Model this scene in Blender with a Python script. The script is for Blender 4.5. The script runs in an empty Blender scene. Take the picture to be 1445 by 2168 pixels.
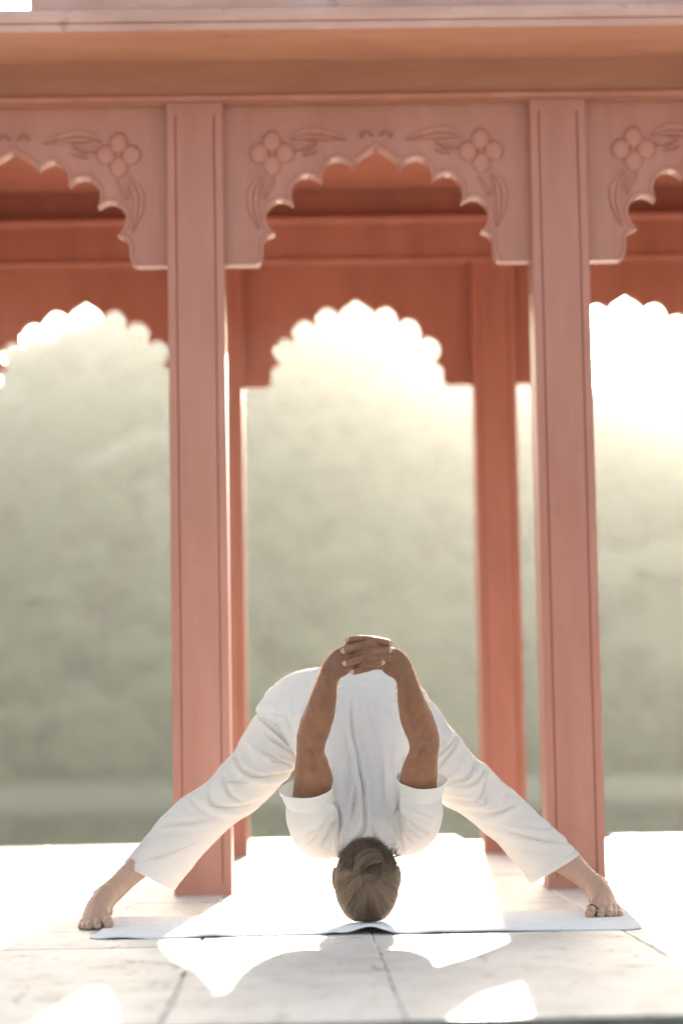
import bpy, bmesh, math, random
import numpy as np
from mathutils import Vector, Matrix
from mathutils.geometry import tessellate_polygon

random.seed(7)
RNG = np.random.default_rng(11)
S = bpy.context.scene
COL = S.collection

# ------------------------------------------------------------------ camera
EYE = np.array([0.0, 0.0, 0.456])
YAW, PITCH, ROLL = 0.02002, 0.09721, -0.01706
F = 85.0 / 36.0 * 2168.0
fw = np.array([math.sin(YAW) * math.cos(PITCH), math.cos(YAW) * math.cos(PITCH), math.sin(PITCH)])
r0 = np.array([math.cos(YAW), -math.sin(YAW), 0.0]); u0 = np.cross(r0, fw)
rt = math.cos(ROLL) * r0 + math.sin(ROLL) * u0
up = -math.sin(ROLL) * r0 + math.cos(ROLL) * u0
cd = bpy.data.cameras.new('camera'); cam = bpy.data.objects.new('camera', cd); COL.objects.link(cam)
M = Matrix([[rt[0], up[0], -fw[0], EYE[0]], [rt[1], up[1], -fw[1], EYE[1]], [rt[2], up[2], -fw[2], EYE[2]], [0, 0, 0, 1]])
cam.matrix_world = M
cd.sensor_fit = 'VERTICAL'; cd.sensor_height = 36.0; cd.sensor_width = 24.0; cd.lens = 85.0
cd.clip_start = 0.1; cd.clip_end = 5000.0
cd.dof.use_dof = True; cd.dof.focus_distance = 6.25; cd.dof.aperture_fstop = 1.8
S.camera = cam

# ------------------------------------------------------------------ light
SUN_AZ = math.atan(0.0680); SUN_EL = math.radians(10.8)
w = bpy.data.worlds.new('World'); S.world = w; w.use_nodes = True
nt = w.node_tree; bg = nt.nodes['Background']
sky = nt.nodes.new('ShaderNodeTexSky'); sky.sky_type = 'NISHITA'; sky.sun_disc = False
sky.sun_elevation = SUN_EL; sky.sun_rotation = SUN_AZ; sky.air_density = 1.0; sky.dust_density = 2.5; sky.ozone_density = 1.0
hs = nt.nodes.new('ShaderNodeHueSaturation'); hs.inputs['Saturation'].default_value = .62
nt.links.new(sky.outputs[0], hs.inputs['Color']); nt.links.new(hs.outputs[0], bg.inputs[0]); bg.inputs[1].default_value = 0.062
ld = bpy.data.lights.new('sun', 'SUN'); sun = bpy.data.objects.new('sun', ld); COL.objects.link(sun)
ld.energy = 5.0; ld.angle = math.radians(0.8); ld.color = (1.0, 0.86, 0.68)
sd = Vector((math.sin(SUN_AZ) * math.cos(SUN_EL), math.cos(SUN_AZ) * math.cos(SUN_EL), math.sin(SUN_EL)))
sun.rotation_euler = sd.to_track_quat('Z', 'Y').to_euler(); sun.location = (1, 14, 8)
S.view_settings.view_transform = 'Standard'; S.view_settings.look = 'None'
S.view_settings.exposure = 2.95; S.view_settings.gamma = 1.0; S.view_settings.use_curve_mapping = False
S.render.engine = 'CYCLES'
S.cycles.use_denoising = True; S.cycles.max_bounces = 8; S.cycles.diffuse_bounces = 5; S.cycles.transmission_bounces = 6
S.cycles.volume_bounces = 1; S.cycles.sample_clamp_indirect = 8.0
HAZE_DENSITY = 0.0005; HAZE_G = 0.5

# ------------------------------------------------------------------ helpers
def at(x, y, Y):
    """world point at depth Y seen at measured direction (x, y)"""
    d = fw + (x - 722.5) / F * rt - (y - 1084.0) / F * up
    return EYE + d * (Y / d[1])
def to_px(P):
    d = P - EYE; k = d @ fw
    return np.stack([722.5 + F * (d @ rt) / k, 1084.0 - F * (d @ up) / k], 1)
def link(o, parent=None):
    COL.objects.link(o)
    if parent is not None: o.parent = parent
    return o
def mesh(name, v, f, mat=None, parent=None, smooth=False, loc=None):
    me = bpy.data.meshes.new(name)
    me.from_pydata([tuple(map(float, p)) for p in v], [], [tuple(map(int, q)) for q in f]); me.update()
    if mat: me.materials.append(mat)
    if smooth: me.polygons.foreach_set('use_smooth', [True] * len(me.polygons))
    o = link(bpy.data.objects.new(name, me), parent)
    if loc is not None: o.location = loc
    return o
def empty(name, loc=(0, 0, 0)):
    o = bpy.data.objects.new(name, None); COL.objects.link(o); o.location = loc; o.empty_display_size = .1
    return o
def tag(o, label=None, cat=None, group=None, kind=None):
    if label: o['label'] = label
    if cat: o['category'] = cat
    if group: o['group'] = group
    if kind: o['kind'] = kind
    return o
class MB:
    def __init__(s): s.v = []; s.f = []
    def add(s, v, f):
        n = len(s.v); s.v += [tuple(map(float, p)) for p in v]; s.f += [tuple(int(i) + n for i in q) for q in f]; return s
    def box(s, a, b):
        (x0, y0, z0), (x1, y1, z1) = a, b
        return s.add([(x0, y0, z0), (x1, y0, z0), (x1, y1, z0), (x0, y1, z0), (x0, y0, z1), (x1, y0, z1), (x1, y1, z1), (x0, y1, z1)],
                     [(0, 3, 2, 1), (4, 5, 6, 7), (0, 1, 5, 4), (1, 2, 6, 5), (2, 3, 7, 6), (3, 0, 4, 7)])
    def prism_x(s, prof, x0, x1):      # profile of (y, z) run along x
        n = len(prof); v = [(x0, a, b) for a, b in prof] + [(x1, a, b) for a, b in prof]
        f = [(i, (i + 1) % n, n + (i + 1) % n, n + i) for i in range(n)]
        f += [tuple(reversed(range(n))), tuple(range(n, 2 * n))]
        return s.add(v, f)
    def prism_y(s, prof, y0, y1):
        n = len(prof); v = [(a, y0, b) for a, b in prof] + [(a, y1, b) for a, b in prof]
        f = [(i, (i + 1) % n, n + (i + 1) % n, n + i) for i in range(n)]
        f += [tuple(reversed(range(n))), tuple(range(n, 2 * n))]
        return s.add(v, f)
    def build(s, name, mat, parent=None, smooth=False, bevel=0.0):
        o = mesh(name, s.v, s.f, mat, parent, smooth)
        bm = bmesh.new(); bm.from_mesh(o.data); bmesh.ops.recalc_face_normals(bm, faces=bm.faces); bm.to_mesh(o.data); bm.free()
        if bevel:
            b = o.modifiers.new('bevel', 'BEVEL'); b.width = bevel; b.segments = 2; b.limit_method = 'ANGLE'; b.angle_limit = math.radians(40)
        return o
def hash3(i, j, k, seed):
    n = (i * 374761393 + j * 668265263 + k * 2147483647 + seed * 1274126177) & 0xFFFFFFFF
    n = ((n ^ (n >> 13)) * 1274126177) & 0xFFFFFFFF
    n = (n ^ (n >> 16)) & 0xFFFF
    return n / 32767.5 - 1.0
def vnoise(P, scale, seed=0):
    q = np.asarray(P, float) * scale; i = np.floor(q).astype(np.int64); t = q - i; t = t * t * (3 - 2 * t)
    out = 0
    for a in (0, 1):
        for b in (0, 1):
            for c in (0, 1):
                wgt = (t[:, 0] if a else 1 - t[:, 0]) * (t[:, 1] if b else 1 - t[:, 1]) * (t[:, 2] if c else 1 - t[:, 2])
                out = out + wgt * hash3(i[:, 0] + a, i[:, 1] + b, i[:, 2] + c, seed)
    return out
def fbm(P, scale, seed=0, oct=3):
    r = 0; a = 1.0
    for o in range(oct): r = r + a * vnoise(P, scale * 2 ** o, seed + o * 17); a *= .5
    return r
def catmull(pts, n):
    p = np.array(pts, float); p = np.vstack([2 * p[0] - p[1], p, 2 * p[-1] - p[-2]])
    out = []
    m = len(p) - 3
    for k in range(n):
        s = k / (n - 1) * m; i = min(int(s), m - 1); t = s - i
        a, b, c, d = p[i:i + 4]
        out.append(.5 * (2 * b + (c - a) * t + (2 * a - 5 * b + 4 * c - d) * t * t + (3 * b - a - 3 * c + d) * t ** 3))
    return np.array(out)

# ------------------------------------------------------------------ materials
def mat(name):
    m = bpy.data.materials.new(name); m.use_nodes = True
    t = m.node_tree; p = t.nodes['Principled BSDF']
    return m, t, p
def N(t, kind, **kw):
    n = t.nodes.new(kind)
    for k, v in kw.items():
        if hasattr(n, k): setattr(n, k, v)
    return n
def noise_node(t, scale, detail=4, rough=.55, vec=None, stretch=None):
    n = N(t, 'ShaderNodeTexNoise'); n.inputs['Scale'].default_value = scale; n.inputs['Detail'].default_value = detail; n.inputs['Roughness'].default_value = rough
    tc = N(t, 'ShaderNodeTexCoord'); src = tc.outputs['Object']
    if stretch:
        mp = N(t, 'ShaderNodeMapping'); mp.inputs['Scale'].default_value = stretch; t.links.new(src, mp.inputs[0]); src = mp.outputs[0]
    t.links.new(src, n.inputs['Vector']); return n
def ramp(t, fac, stops):
    r = N(t, 'ShaderNodeValToRGB'); e = r.color_ramp.elements
    while len(e) < len(stops): e.new(.5)
    for el, (p, c) in zip(e, stops):
        el.position = p; el.color = (*c, 1) if len(c) == 3 else c
    t.links.new(fac, r.inputs[0]); return r
def mixc(t, fac, a, b, mode='MIX'):
    m = N(t, 'ShaderNodeMix'); m.data_type = 'RGBA'; m.blend_type = mode
    for sock, val in ((m.inputs[0], fac), (m.inputs[6], a), (m.inputs[7], b)):
        if hasattr(val, 'is_output') or isinstance(val, bpy.types.NodeSocket): t.links.new(val, sock)
        elif isinstance(val, (int, float)): sock.default_value = val
        else: sock.default_value = (*val, 1)
    return m.outputs[2]
def bump(t, p, h, strength=.3, dist=.01):
    b = N(t, 'ShaderNodeBump'); b.inputs['Strength'].default_value = strength; b.inputs['Distance'].default_value = dist
    t.links.new(h, b.inputs['Height']); t.links.new(b.outputs[0], p.inputs['Normal']); return b

def paint_material(name, base, dark, light, streak=(2.2, 2.2, .35), fine=(1, 1, .12), grime=.22):
    m, t, p = mat(name)
    n1 = noise_node(t, 3.0, 5, .6, stretch=streak)
    n2 = noise_node(t, 38.0, 4, .6, stretch=fine)
    n3 = noise_node(t, 7.0, 6, .7)
    c = ramp(t, n1.outputs[0], [(.3, dark), (.52, base), (.72, light)])
    k = ramp(t, n2.outputs[0], [(.35, (.9, .9, .9)), (.65, (1.06, 1.06, 1.06))])
    c2 = mixc(t, .4, c.outputs[0], k.outputs[0], 'MULTIPLY')
    g = ramp(t, n3.outputs[0], [(.30, (.5, .45, .42)), (.40, (1, 1, 1))])
    c3 = mixc(t, grime, c2, g.outputs[0], 'MULTIPLY')
    t.links.new(c3, p.inputs['Base Color']); p.inputs['Roughness'].default_value = .42
    p.inputs['Specular IOR Level'].default_value = .45
    nb = noise_node(t, 60.0, 5, .6, stretch=(1, 1, .25)); bump(t, p, nb.outputs[0], .18, .003)
    return m
M_DUSTY = paint_material('dusty_terracotta_paint', (.43, .205, .13), (.37, .17, .105), (.47, .235, .155), (.6, 1, 2.5), (.2, 1, 1.2), .4)
M_UNDER = paint_material('ochre_terracotta_paint', (.54, .27, .17), (.48, .22, .135), (.58, .31, .205), (.6, 1.5, 1), (.2, 1, 1), .3)
M_PAINT = paint_material('terracotta_paint', (.42, .152, .095), (.36, .125, .075), (.46, .18, .118))
M_SKYLIT = paint_material('skylit_terracotta_paint', (.41, .172, .126), (.365, .145, .10), (.445, .205, .156))  # front faces: pink of sky light and glare put into the paint colour
M_TOP = paint_material('weathered_pink_paint', (.55, .325, .27), (.44, .25, .2), (.62, .41, .36), (.7, 1, 2), (.2, 1, 1), .6)

def stone_floor():
    m, t, p = mat('whitewashed_stone')
    n1 = noise_node(t, 2.2, 6, .62); n2 = noise_node(t, 14.0, 6, .7, stretch=(1, .35, 1))
    c = ramp(t, n1.outputs[0], [(.3, (.50, .47, .435)), (.52, (.60, .575, .545)), (.75, (.66, .64, .615))])
    k = ramp(t, n2.outputs[0], [(.28, (.62, .58, .56)), (.5, (1, 1, 1))])
    c2 = mixc(t, .55, c.outputs[0], k.outputs[0], 'MULTIPLY')
    # hairline cracks and dark chips
    wv = noise_node(t, 3.0, 5, .6)
    vo = N(t, 'ShaderNodeTexVoronoi'); vo.feature = 'DISTANCE_TO_EDGE'; vo.inputs['Scale'].default_value = 3.1
    tc = N(t, 'ShaderNodeTexCoord'); mp = N(t, 'ShaderNodeMapping'); mp.inputs['Scale'].default_value = (1, .55, 1)
    ad = mixc(t, .16, tc.outputs['Object'], wv.outputs['Color'], 'ADD')
    t.links.new(ad, mp.inputs[0]); t.links.new(mp.outputs[0], vo.inputs['Vector'])
    cr = ramp(t, vo.outputs['Distance'], [(.0, (1, 1, 1)), (.006, (1, 1, 1)), (.016, (0, 0, 0))])
    gate = noise_node(t, 5.0, 3, .5); gr = ramp(t, gate.outputs[0], [(.52, (0, 0, 0)), (.60, (1, 1, 1))])
    crk = mixc(t, 1.0, cr.outputs[0], gr.outputs[0], 'MULTIPLY')
    ch = noise_node(t, 13.0, 7, .74, stretch=(.75, 1.0, 1)); chr0 = ramp(t, ch.outputs[0], [(.60, (0, 0, 0)), (.645, (1, 1, 1))])
    fl = noise_node(t, 42.0, 5, .65, stretch=(.6, 1.0, 1)); fl2 = ramp(t, fl.outputs[0], [(.62, (0, 0, 0)), (.67, (.7, .7, .7))]); chr_ = N(t, 'ShaderNodeMix'); chr_.data_type = 'RGBA'; chr_.blend_type = 'ADD'; chr_.inputs[0].default_value = 1; t.links.new(chr0.outputs[0], chr_.inputs[6]); t.links.new(fl2.outputs[0], chr_.inputs[7])
    dirt = mixc(t, 1.0, crk, chr_.outputs[2], 'ADD')
    dm = N(t, 'ShaderNodeMath', operation='MULTIPLY'); t.links.new(dirt, dm.inputs[0]); dm.inputs[1].default_value = .8; dm.use_clamp = True
    c3 = mixc(t, dm.outputs[0], c2, (.23, .2, .2))
    t.links.new(c3, p.inputs['Base Color']); p.inputs['Roughness'].default_value = .55; p.inputs['Specular IOR Level'].default_value = .28
    b1 = N(t, 'ShaderNodeBump'); b1.inputs['Strength'].default_value = .35; b1.inputs['Distance'].default_value = .006
    t.links.new(n2.outputs[0], b1.inputs['Height'])
    b2 = N(t, 'ShaderNodeBump'); b2.invert = True; b2.inputs['Strength'].default_value = .6; b2.inputs['Distance'].default_value = .004
    t.links.new(dirt, b2.inputs['Height']); t.links.new(b1.outputs[0], b2.inputs['Normal']); t.links.new(b2.outputs[0], p.inputs['Normal'])
    return m
M_FLOOR = stone_floor()
def simple(name, c1, c2, scale=8, rough=.7, bumpd=.004, stretch=None, spec=.3):
    m, t, p = mat(name); n = noise_node(t, scale, 5, .6, stretch=stretch)
    r = ramp(t, n.outputs[0], [(.3, c1), (.7, c2)]); t.links.new(r.outputs[0], p.inputs['Base Color'])
    p.inputs['Roughness'].default_value = rough; p.inputs['Specular IOR Level'].default_value = spec
    if bumpd: bump(t, p, n.outputs[0], .4, bumpd)
    return m
M_MORTAR = simple('dusty_mortar', (.16, .14, .13), (.56, .54, .51), 9, .9)
M_MORTAR.node_tree.nodes['Color Ramp'].color_ramp.elements[0].position = .40; M_MORTAR.node_tree.nodes['Color Ramp'].color_ramp.elements[1].position = .50
M_BASE = simple('grey_stone', (.2, .19, .17), (.36, .34, .31), 5, .85)
M_EDGE = simple('dark_stone_edge', (.10, .095, .085), (.22, .21, .19), 7, .85)  # slab sides, darker than the slab tops
M_TERRACE = simple('pale_paving', (.34, .32, .29), (.45, .43, .4), 1.5, .8)

def cloth(name, base, transl, tcol, weave=900, bumpd=.0006, lo=.93):
    m, t, p = mat(name)
    n = noise_node(t, 12, 4, .5); r = ramp(t, n.outputs[0], [(.3, tuple(c * lo for c in base)), (.7, base)])
    t.links.new(r.outputs[0], p.inputs['Base Color']); p.inputs['Roughness'].default_value = .9; p.inputs['Specular IOR Level'].default_value = .15
    p.inputs['Sheen Weight'].default_value = .15
    wx = noise_node(t, 1.0, 2, .6, stretch=(weave, weave, weave * .12)); wy = noise_node(t, 1.0, 2, .6, stretch=(weave * .12, weave * .12, weave))
    ad = N(t, 'ShaderNodeMath', operation='ADD'); t.links.new(wx.outputs[0], ad.inputs[0]); t.links.new(wy.outputs[0], ad.inputs[1])
    bp = bump(t, p, ad.outputs[0], .5, bumpd)
    tr = N(t, 'ShaderNodeBsdfTranslucent'); tr.inputs[0].default_value = (*tcol, 1); t.links.new(bp.outputs[0], tr.inputs['Normal'])
    mx = N(t, 'ShaderNodeMixShader'); mx.inputs[0].default_value = transl
    out = t.nodes['Material Output']; t.links.new(p.outputs[0], mx.inputs[1]); t.links.new(tr.outputs[0], mx.inputs[2]); t.links.new(mx.outputs[0], out.inputs[0])
    return m
M_SHIRT = cloth('white_linen', (.87, .87, .86), .42, (.97, .94, .9), 420, .0009)
M_TROUS = cloth('white_cotton', (.88, .875, .86), .46, (.97, .94, .89), 600, .0006)
M_MAT = cloth('white_ribbed_cotton', (.87, .865, .87), .05, (.8, .8, .8), 260, .002, .9)

def skin_material():
    m, t, p = mat('brown_skin')
    n1 = noise_node(t, 28, 5, .6); n2 = noise_node(t, 140, 4, .6, stretch=(1, 1, .3))
    c = ramp(t, n1.outputs[0], [(.25, (.19, .077, .035)), (.55, (.235, .098, .046)), (.8, (.27, .12, .059))])
    k = ramp(t, n2.outputs[0], [(.3, (.84, .82, .8)), (.6, (1.03, 1.03, 1.03))])
    c2 = mixc(t, .7, c.outputs[0], k.outputs[0], 'MULTIPLY')
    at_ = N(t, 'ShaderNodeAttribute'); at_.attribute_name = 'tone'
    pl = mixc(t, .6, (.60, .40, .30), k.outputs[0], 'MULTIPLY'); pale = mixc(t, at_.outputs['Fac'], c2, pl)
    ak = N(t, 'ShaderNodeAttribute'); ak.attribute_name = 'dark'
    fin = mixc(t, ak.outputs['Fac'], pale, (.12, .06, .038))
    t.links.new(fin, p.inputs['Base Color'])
    p.inputs['Roughness'].default_value = .48; p.inputs['Specular IOR Level'].default_value = .4
    p.inputs['Subsurface Weight'].default_value = .3; p.inputs['Subsurface Radius'].default_value = (1, .35, .2); p.inputs['Subsurface Scale'].default_value = .008
    bump(t, p, n2.outputs[0], .35, .0012)
    return m
M_SKIN = skin_material()
def hair_material():
    m, t, p = mat('brown_hair')
    a = N(t, 'ShaderNodeAttribute'); a.attribute_name = 'tone'
    r = ramp(t, a.outputs['Fac'], [(0, (.03, .019, .013)), (.5, (.125, .08, .048)), (1, (.28, .19, .12))])
    t.links.new(r.outputs[0], p.inputs['Base Color']); p.inputs['Roughness'].default_value = .42; p.inputs['Specular IOR Level'].default_value = .45
    return m
M_HAIR = hair_material()
M_NAIL = simple('fingernail_pink', (.46, .29, .23), (.50, .33, .27), 60, .3, 0)
M_BLACK = simple('black_cord', (.012, .011, .01), (.02, .018, .016), 60, .6, 0)
M_EYE = simple('eye_white', (.75, .73, .7), (.8, .78, .75), 20, .2, 0)

def leaf_material():
    m, t, p = mat('hillside_leaves')
    a = N(t, 'ShaderNodeAttribute'); a.attribute_name = 'tone'
    n = noise_node(t, .5, 4, .6)
    r = ramp(t, a.outputs['Fac'], [(0, (.06, .09, .045)), (.5, (.09, .13, .055)), (1, (.115, .16, .06))])
    k = ramp(t, n.outputs[0], [(.3, (.6, .6, .6)), (.7, (1.2, 1.2, 1.1))])
    c = mixc(t, 1, r.outputs[0], k.outputs[0], 'MULTIPLY'); t.links.new(c, p.inputs['Base Color']); p.inputs['Roughness'].default_value = .7
    tr = N(t, 'ShaderNodeBsdfTranslucent'); tr.inputs[0].default_value = (.13, .17, .04, 1)
    mx = N(t, 'ShaderNodeMixShader'); mx.inputs[0].default_value = .35
    out = t.nodes['Material Output']; t.links.new(p.outputs[0], mx.inputs[1]); t.links.new(tr.outputs[0], mx.inputs[2]); t.links.new(mx.outputs[0], out.inputs[0])
    return m
M_LEAF = leaf_material()
M_HILL = simple('scrub_ground', (.07, .09, .045), (.12, .13, .07), .06, .9, 0)
def water_material():
    m, t, p = mat('lake_water'); p.inputs['Base Color'].default_value = (.045, .06, .045, 1); p.inputs['Roughness'].default_value = .03
    p.inputs['IOR'].default_value = 1.33
    n = noise_node(t, .9, 3, .5, stretch=(.4, 1, 1)); bump(t, p, n.outputs[0], .10, .03)
    return m
M_WATER = water_material()

# ------------------------------------------------------------------ ground, lake, hills, haze
YF, YR, XL, SP, PW = 7.709, 10.348, -0.3015, 1.182, 0.183
floor = MB().box((-4.2, 4.16, -.05), (4.6, 11.52, -.0045)).build('floor', M_MORTAR); tag(floor, kind='structure')
xs = [-4.0, -3.55, -3.1, -2.62, -2.15, -1.66, -1.2, -.722, -.236, .177, .79, 1.545, 2.0, 2.45, 2.9, 3.35, 3.8, 4.3]
ys = [4.112, 5.74, 7.372, 8.66, 9.95, 11.02]
def slab(x0, x1, y0, y1):
    e = 9; g = .0016
    def edge(a, b, n, off):
        P = []
        for i in range(n):
            t = i / n; j = random.uniform(-1, 1) * .0022 + (random.random() < .1) * random.uniform(0, .006)
            P.append((a[0] + (b[0] - a[0]) * t + off[0] * j, a[1] + (b[1] - a[1]) * t + off[1] * j))
        return P
    x0 += g; x1 -= g; y0 += g; y1 -= g; n2 = 26
    P = edge((x0, y0), (x1, y0), e, (0, 1)) + edge((x1, y0), (x1, y1), n2, (-1, 0)) + edge((x1, y1), (x0, y1), e, (0, -1)) + edge((x0, y1), (x0, y0), n2, (1, 0))
    n = len(P); cx, cy = (x0 + x1) / 2, (y0 + y1) / 2
    tx, ty, h = random.uniform(-.002, .002), random.uniform(-.0012, .0012), random.uniform(-.0018, .0)
    z = lambda p: h + tx * (p[0] - cx) + ty * (p[1] - cy)
    v = [(p[0], p[1], -.06) for p in P] + [(p[0], p[1], z(p) - .0025) for p in P]
    v += [(cx + (p[0] - cx) * (1 - .006 / (x1 - x0)), cy + (p[1] - cy) * (1 - .006 / (y1 - y0)), z(p)) for p in P]
    f = [(i, (i + 1) % n, n + (i + 1) % n, n + i) for i in range(n)] + [(n + i, n + (i + 1) % n, 2 * n + (i + 1) % n, 2 * n + i) for i in range(n)] + [tuple(range(2 * n, 3 * n))]
    o = mesh('slab', v, f, M_FLOOR, floor); o.data.materials.append(M_EDGE); o.data.polygons.foreach_set('material_index', [1] * n + [0] * (n + 1)); return o
for a, b in zip(xs, xs[1:]):
    back = 11.86 if b < -.6 else (12.3 if b < 1.3 else (11.58 if b < 1.6 else 12.05))
    yy = [y + (0 if k == 0 else random.uniform(-.012, .012)) for k, y in enumerate(ys)] + [back]
    for c, d in zip(yy, yy[1:]): slab(a, b, c, d)
tag(MB().box((-4.3, 4.17, -3.2), (4.7, 11.5, -.055)).build('platform', M_BASE), kind='structure')
tag(MB().box((-60, -60, -.9), (60, 4.165, -.42)).build('terrace', M_TERRACE), kind='structure')
tag(mesh('water', [(-600, 5, -2.5), (600, 5, -2.5), (600, 420, -2.5), (-600, 420, -2.5)], [(0, 1, 2, 3)], M_WATER), kind='structure')
RK = [(-.6, .13), (-.2, .155), (-.117, .170), (-.072, .186), (-.035, .203), (.024, .196), (.07, .172), (.121, .152), (.15, .151), (.19, .165), (.6, .15)]
def ridge(a): return np.interp(a, [k[0] for k in RK], [k[1] for k in RK])
def ridge_d(a): return np.interp(a, [-.3, -.1, 0, .06, .1, .2, .4], [900, 820, 620, 470, 370, 330, 330])
def hill_z(x, y):
    a = x / np.maximum(y, 1.0); P = np.stack([x, y, 0 * x], 1)
    shore = 150 + 10 * vnoise(P, .012, 5)
    Rd = ridge_d(a); t = (y - shore) / (Rd - shore)
    up_ = ridge(a) * Rd * np.clip(t, 0, 1) ** .92
    down = np.where(t > 1, (t - 1) * 60, 0)
    return -2.9 + np.where(t < 0, t * 8, 0) + up_ - down + np.clip(t * 6, 0, 1) * (4.0 * vnoise(P, .018, 3) + 2.0 * vnoise(P, .05, 9))
nx, ny = 170, 150
gx, gy = np.meshgrid(np.linspace(-1, 1, nx), np.linspace(0, 1, ny))
Yg = 128 + gy * 900; Xg = gx * (90 + .62 * Yg)
Zg = np.maximum(hill_z(Xg.ravel(), Yg.ravel()), -4.0)
idx = np.arange(nx * ny).reshape(ny, nx)
q = np.stack([idx[:-1, :-1], idx[:-1, 1:], idx[1:, 1:], idx[1:, :-1]], -1).reshape(-1, 4)
tag(mesh('hills', np.stack([Xg.ravel(), Yg.ravel(), Zg], 1), q, M_HILL, None, True), kind='structure')
xs_ = np.linspace(-150, 150, 90); sy_ = 150 + 10 * vnoise(np.stack([xs_, xs_ * 0 + 150, xs_ * 0], 1), .012, 5); rag = vnoise(np.stack([xs_, xs_ * 0, xs_ * 0], 1), .15, 12)
sv = [(x, y - 5 + r_, -2.62) for x, y, r_ in zip(xs_, sy_, rag)] + [(x, y - 2.5, -2.05 + .12 * r_) for x, y, r_ in zip(xs_, sy_, rag)] + [(x, y + 2, -1.55 + .15 * r_) for x, y, r_ in zip(xs_, sy_, rag)] + [(x, y + 6, -2.6) for x, y in zip(xs_, sy_)]
tag(mesh('shore', sv, [(k * 90 + i, k * 90 + i + 1, (k + 1) * 90 + i + 1, (k + 1) * 90 + i) for k in range(3) for i in range(89)], simple('pale_mud_bank', (.10, .12, .07), (.16, .17, .11), .3, .9, 0), None, True), kind='structure')
bm = bmesh.new(); bmesh.ops.create_icosphere(bm, subdivisions=2, radius=1.0)
ico_v = np.array([v.co[:] for v in bm.verts]); ico_f = np.array([[v.index for v in f.verts] for f in bm.faces]); bm.free()
V = []; FF = []; T = []; nv = 0
for k in range(6000):
    a_ = (RNG.random() * 2 - 1) * .29; y = 152 + (ridge_d(a_) - 135) * RNG.random() ** 1.25; x = a_ * y
    z = hill_z(np.array([x]), np.array([y]))[0]
    if z < -2.2: continue
    cl = vnoise(np.array([[x, y, 0]]), .03, 21)[0]
    if RNG.random() < .30 + .55 * cl * -1: continue
    r = RNG.uniform(.8, 2.3) * (1 + .4 * cl)
    d = ico_v * (1 + .35 * vnoise(ico_v, 1.7, k)[:, None])
    V.append(d * np.array([r, r, r * RNG.uniform(.7, 1.15)]) + np.array([x, y, z + r * .55])); FF.append(ico_f + nv); nv += len(ico_v)
    T.append(np.full(len(ico_v), np.clip(.45 + .45 * cl + RNG.normal(0, .07), 0, 1)))
def attr(o, name, vals):
    a = o.data.attributes.new(name, 'FLOAT', 'POINT'); a.data.foreach_set('value', np.asarray(vals, np.float32))
fo = mesh('forest', np.vstack(V), np.vstack(FF), M_LEAF, None, False); attr(fo, 'tone', np.concatenate(T)); tag(fo, kind='stuff')
m = bpy.data.materials.new('morning_haze'); m.use_nodes = True; t = m.node_tree; t.nodes.remove(t.nodes['Principled BSDF'])
pv = N(t, 'ShaderNodeVolumePrincipled'); pv.inputs['Color'].default_value = (.93, .94, .91, 1); pv.inputs['Density'].default_value = HAZE_DENSITY; pv.inputs['Anisotropy'].default_value = HAZE_G
t.links.new(pv.outputs[0], t.nodes['Material Output'].inputs['Volume'])
tag(MB().box((-820, -90, -5.2), (820, 1060, 185)).build('haze', m), kind='stuff')

# ------------------------------------------------------------------ pavilion
pav = empty('pavilion', (XL + SP / 2, YF, 0))
tag(pav, 'terracotta painted open pavilion with scalloped arches and carved flowers behind the bending person', 'pavilion')
pav.location = (0, 0, 0)
# pillar: square shaft with two long grooves in every face, plain foot and head
def pillar_mesh(pm):
    h = PW / 2; a, g, dp, c = .029, .0035, .006, .003
    side = [(-h + c, -h), (-h + a - g, -h), (-h + a, -h + dp), (-h + a + g, -h), (h - a - g, -h), (h - a, -h + dp), (h - a + g, -h), (h - c, -h)]
    prof = []
    for k in range(4):
        cs, sn = [(1, 0), (0, 1), (-1, 0), (0, -1)][k]
        prof += [(x * cs - y * sn, x * sn + y * cs) for x, y in side]
    flat = []
    for k in range(4):
        cs, sn = [(1, 0), (0, 1), (-1, 0), (0, -1)][k]
        flat += [(x * cs - y * sn, x * sn + y * cs) for x, y in [(p[0], -h) for p in side]]
    n = len(prof); v = []; f = []
    for z, pr in ((-.01, flat), (.03, flat), (.045, prof), (2.505, prof), (2.52, flat), (2.552, flat)): v += [(x, y, z) for x, y in pr]
    for k in range(5): f += [(k * n + i, k * n + (i + 1) % n, (k + 1) * n + (i + 1) % n, (k + 1) * n + i) for i in range(n)]
    f += [tuple(reversed(range(n))), tuple(range(5 * n, 6 * n))]
    me = bpy.data.meshes.new('pillar'); me.from_pydata(v, [], f); me.materials.append(pm); me.update(); return me
PM, PMF = pillar_mesh(M_PAINT), pillar_mesh(M_SKYLIT)
PX = [XL + SP * k for k in (-1, 0, 1, 2)]
for yy in (YF + PW / 2, YR + PW / 2):
    for x in PX:
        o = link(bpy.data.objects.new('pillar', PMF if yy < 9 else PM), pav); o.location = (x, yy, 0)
for x in (PX[0], PX[-1]):
    o = link(bpy.data.objects.new('pillar', PM), pav); o.location = (x, (YF + YR) / 2 + PW / 2, 0)
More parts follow.
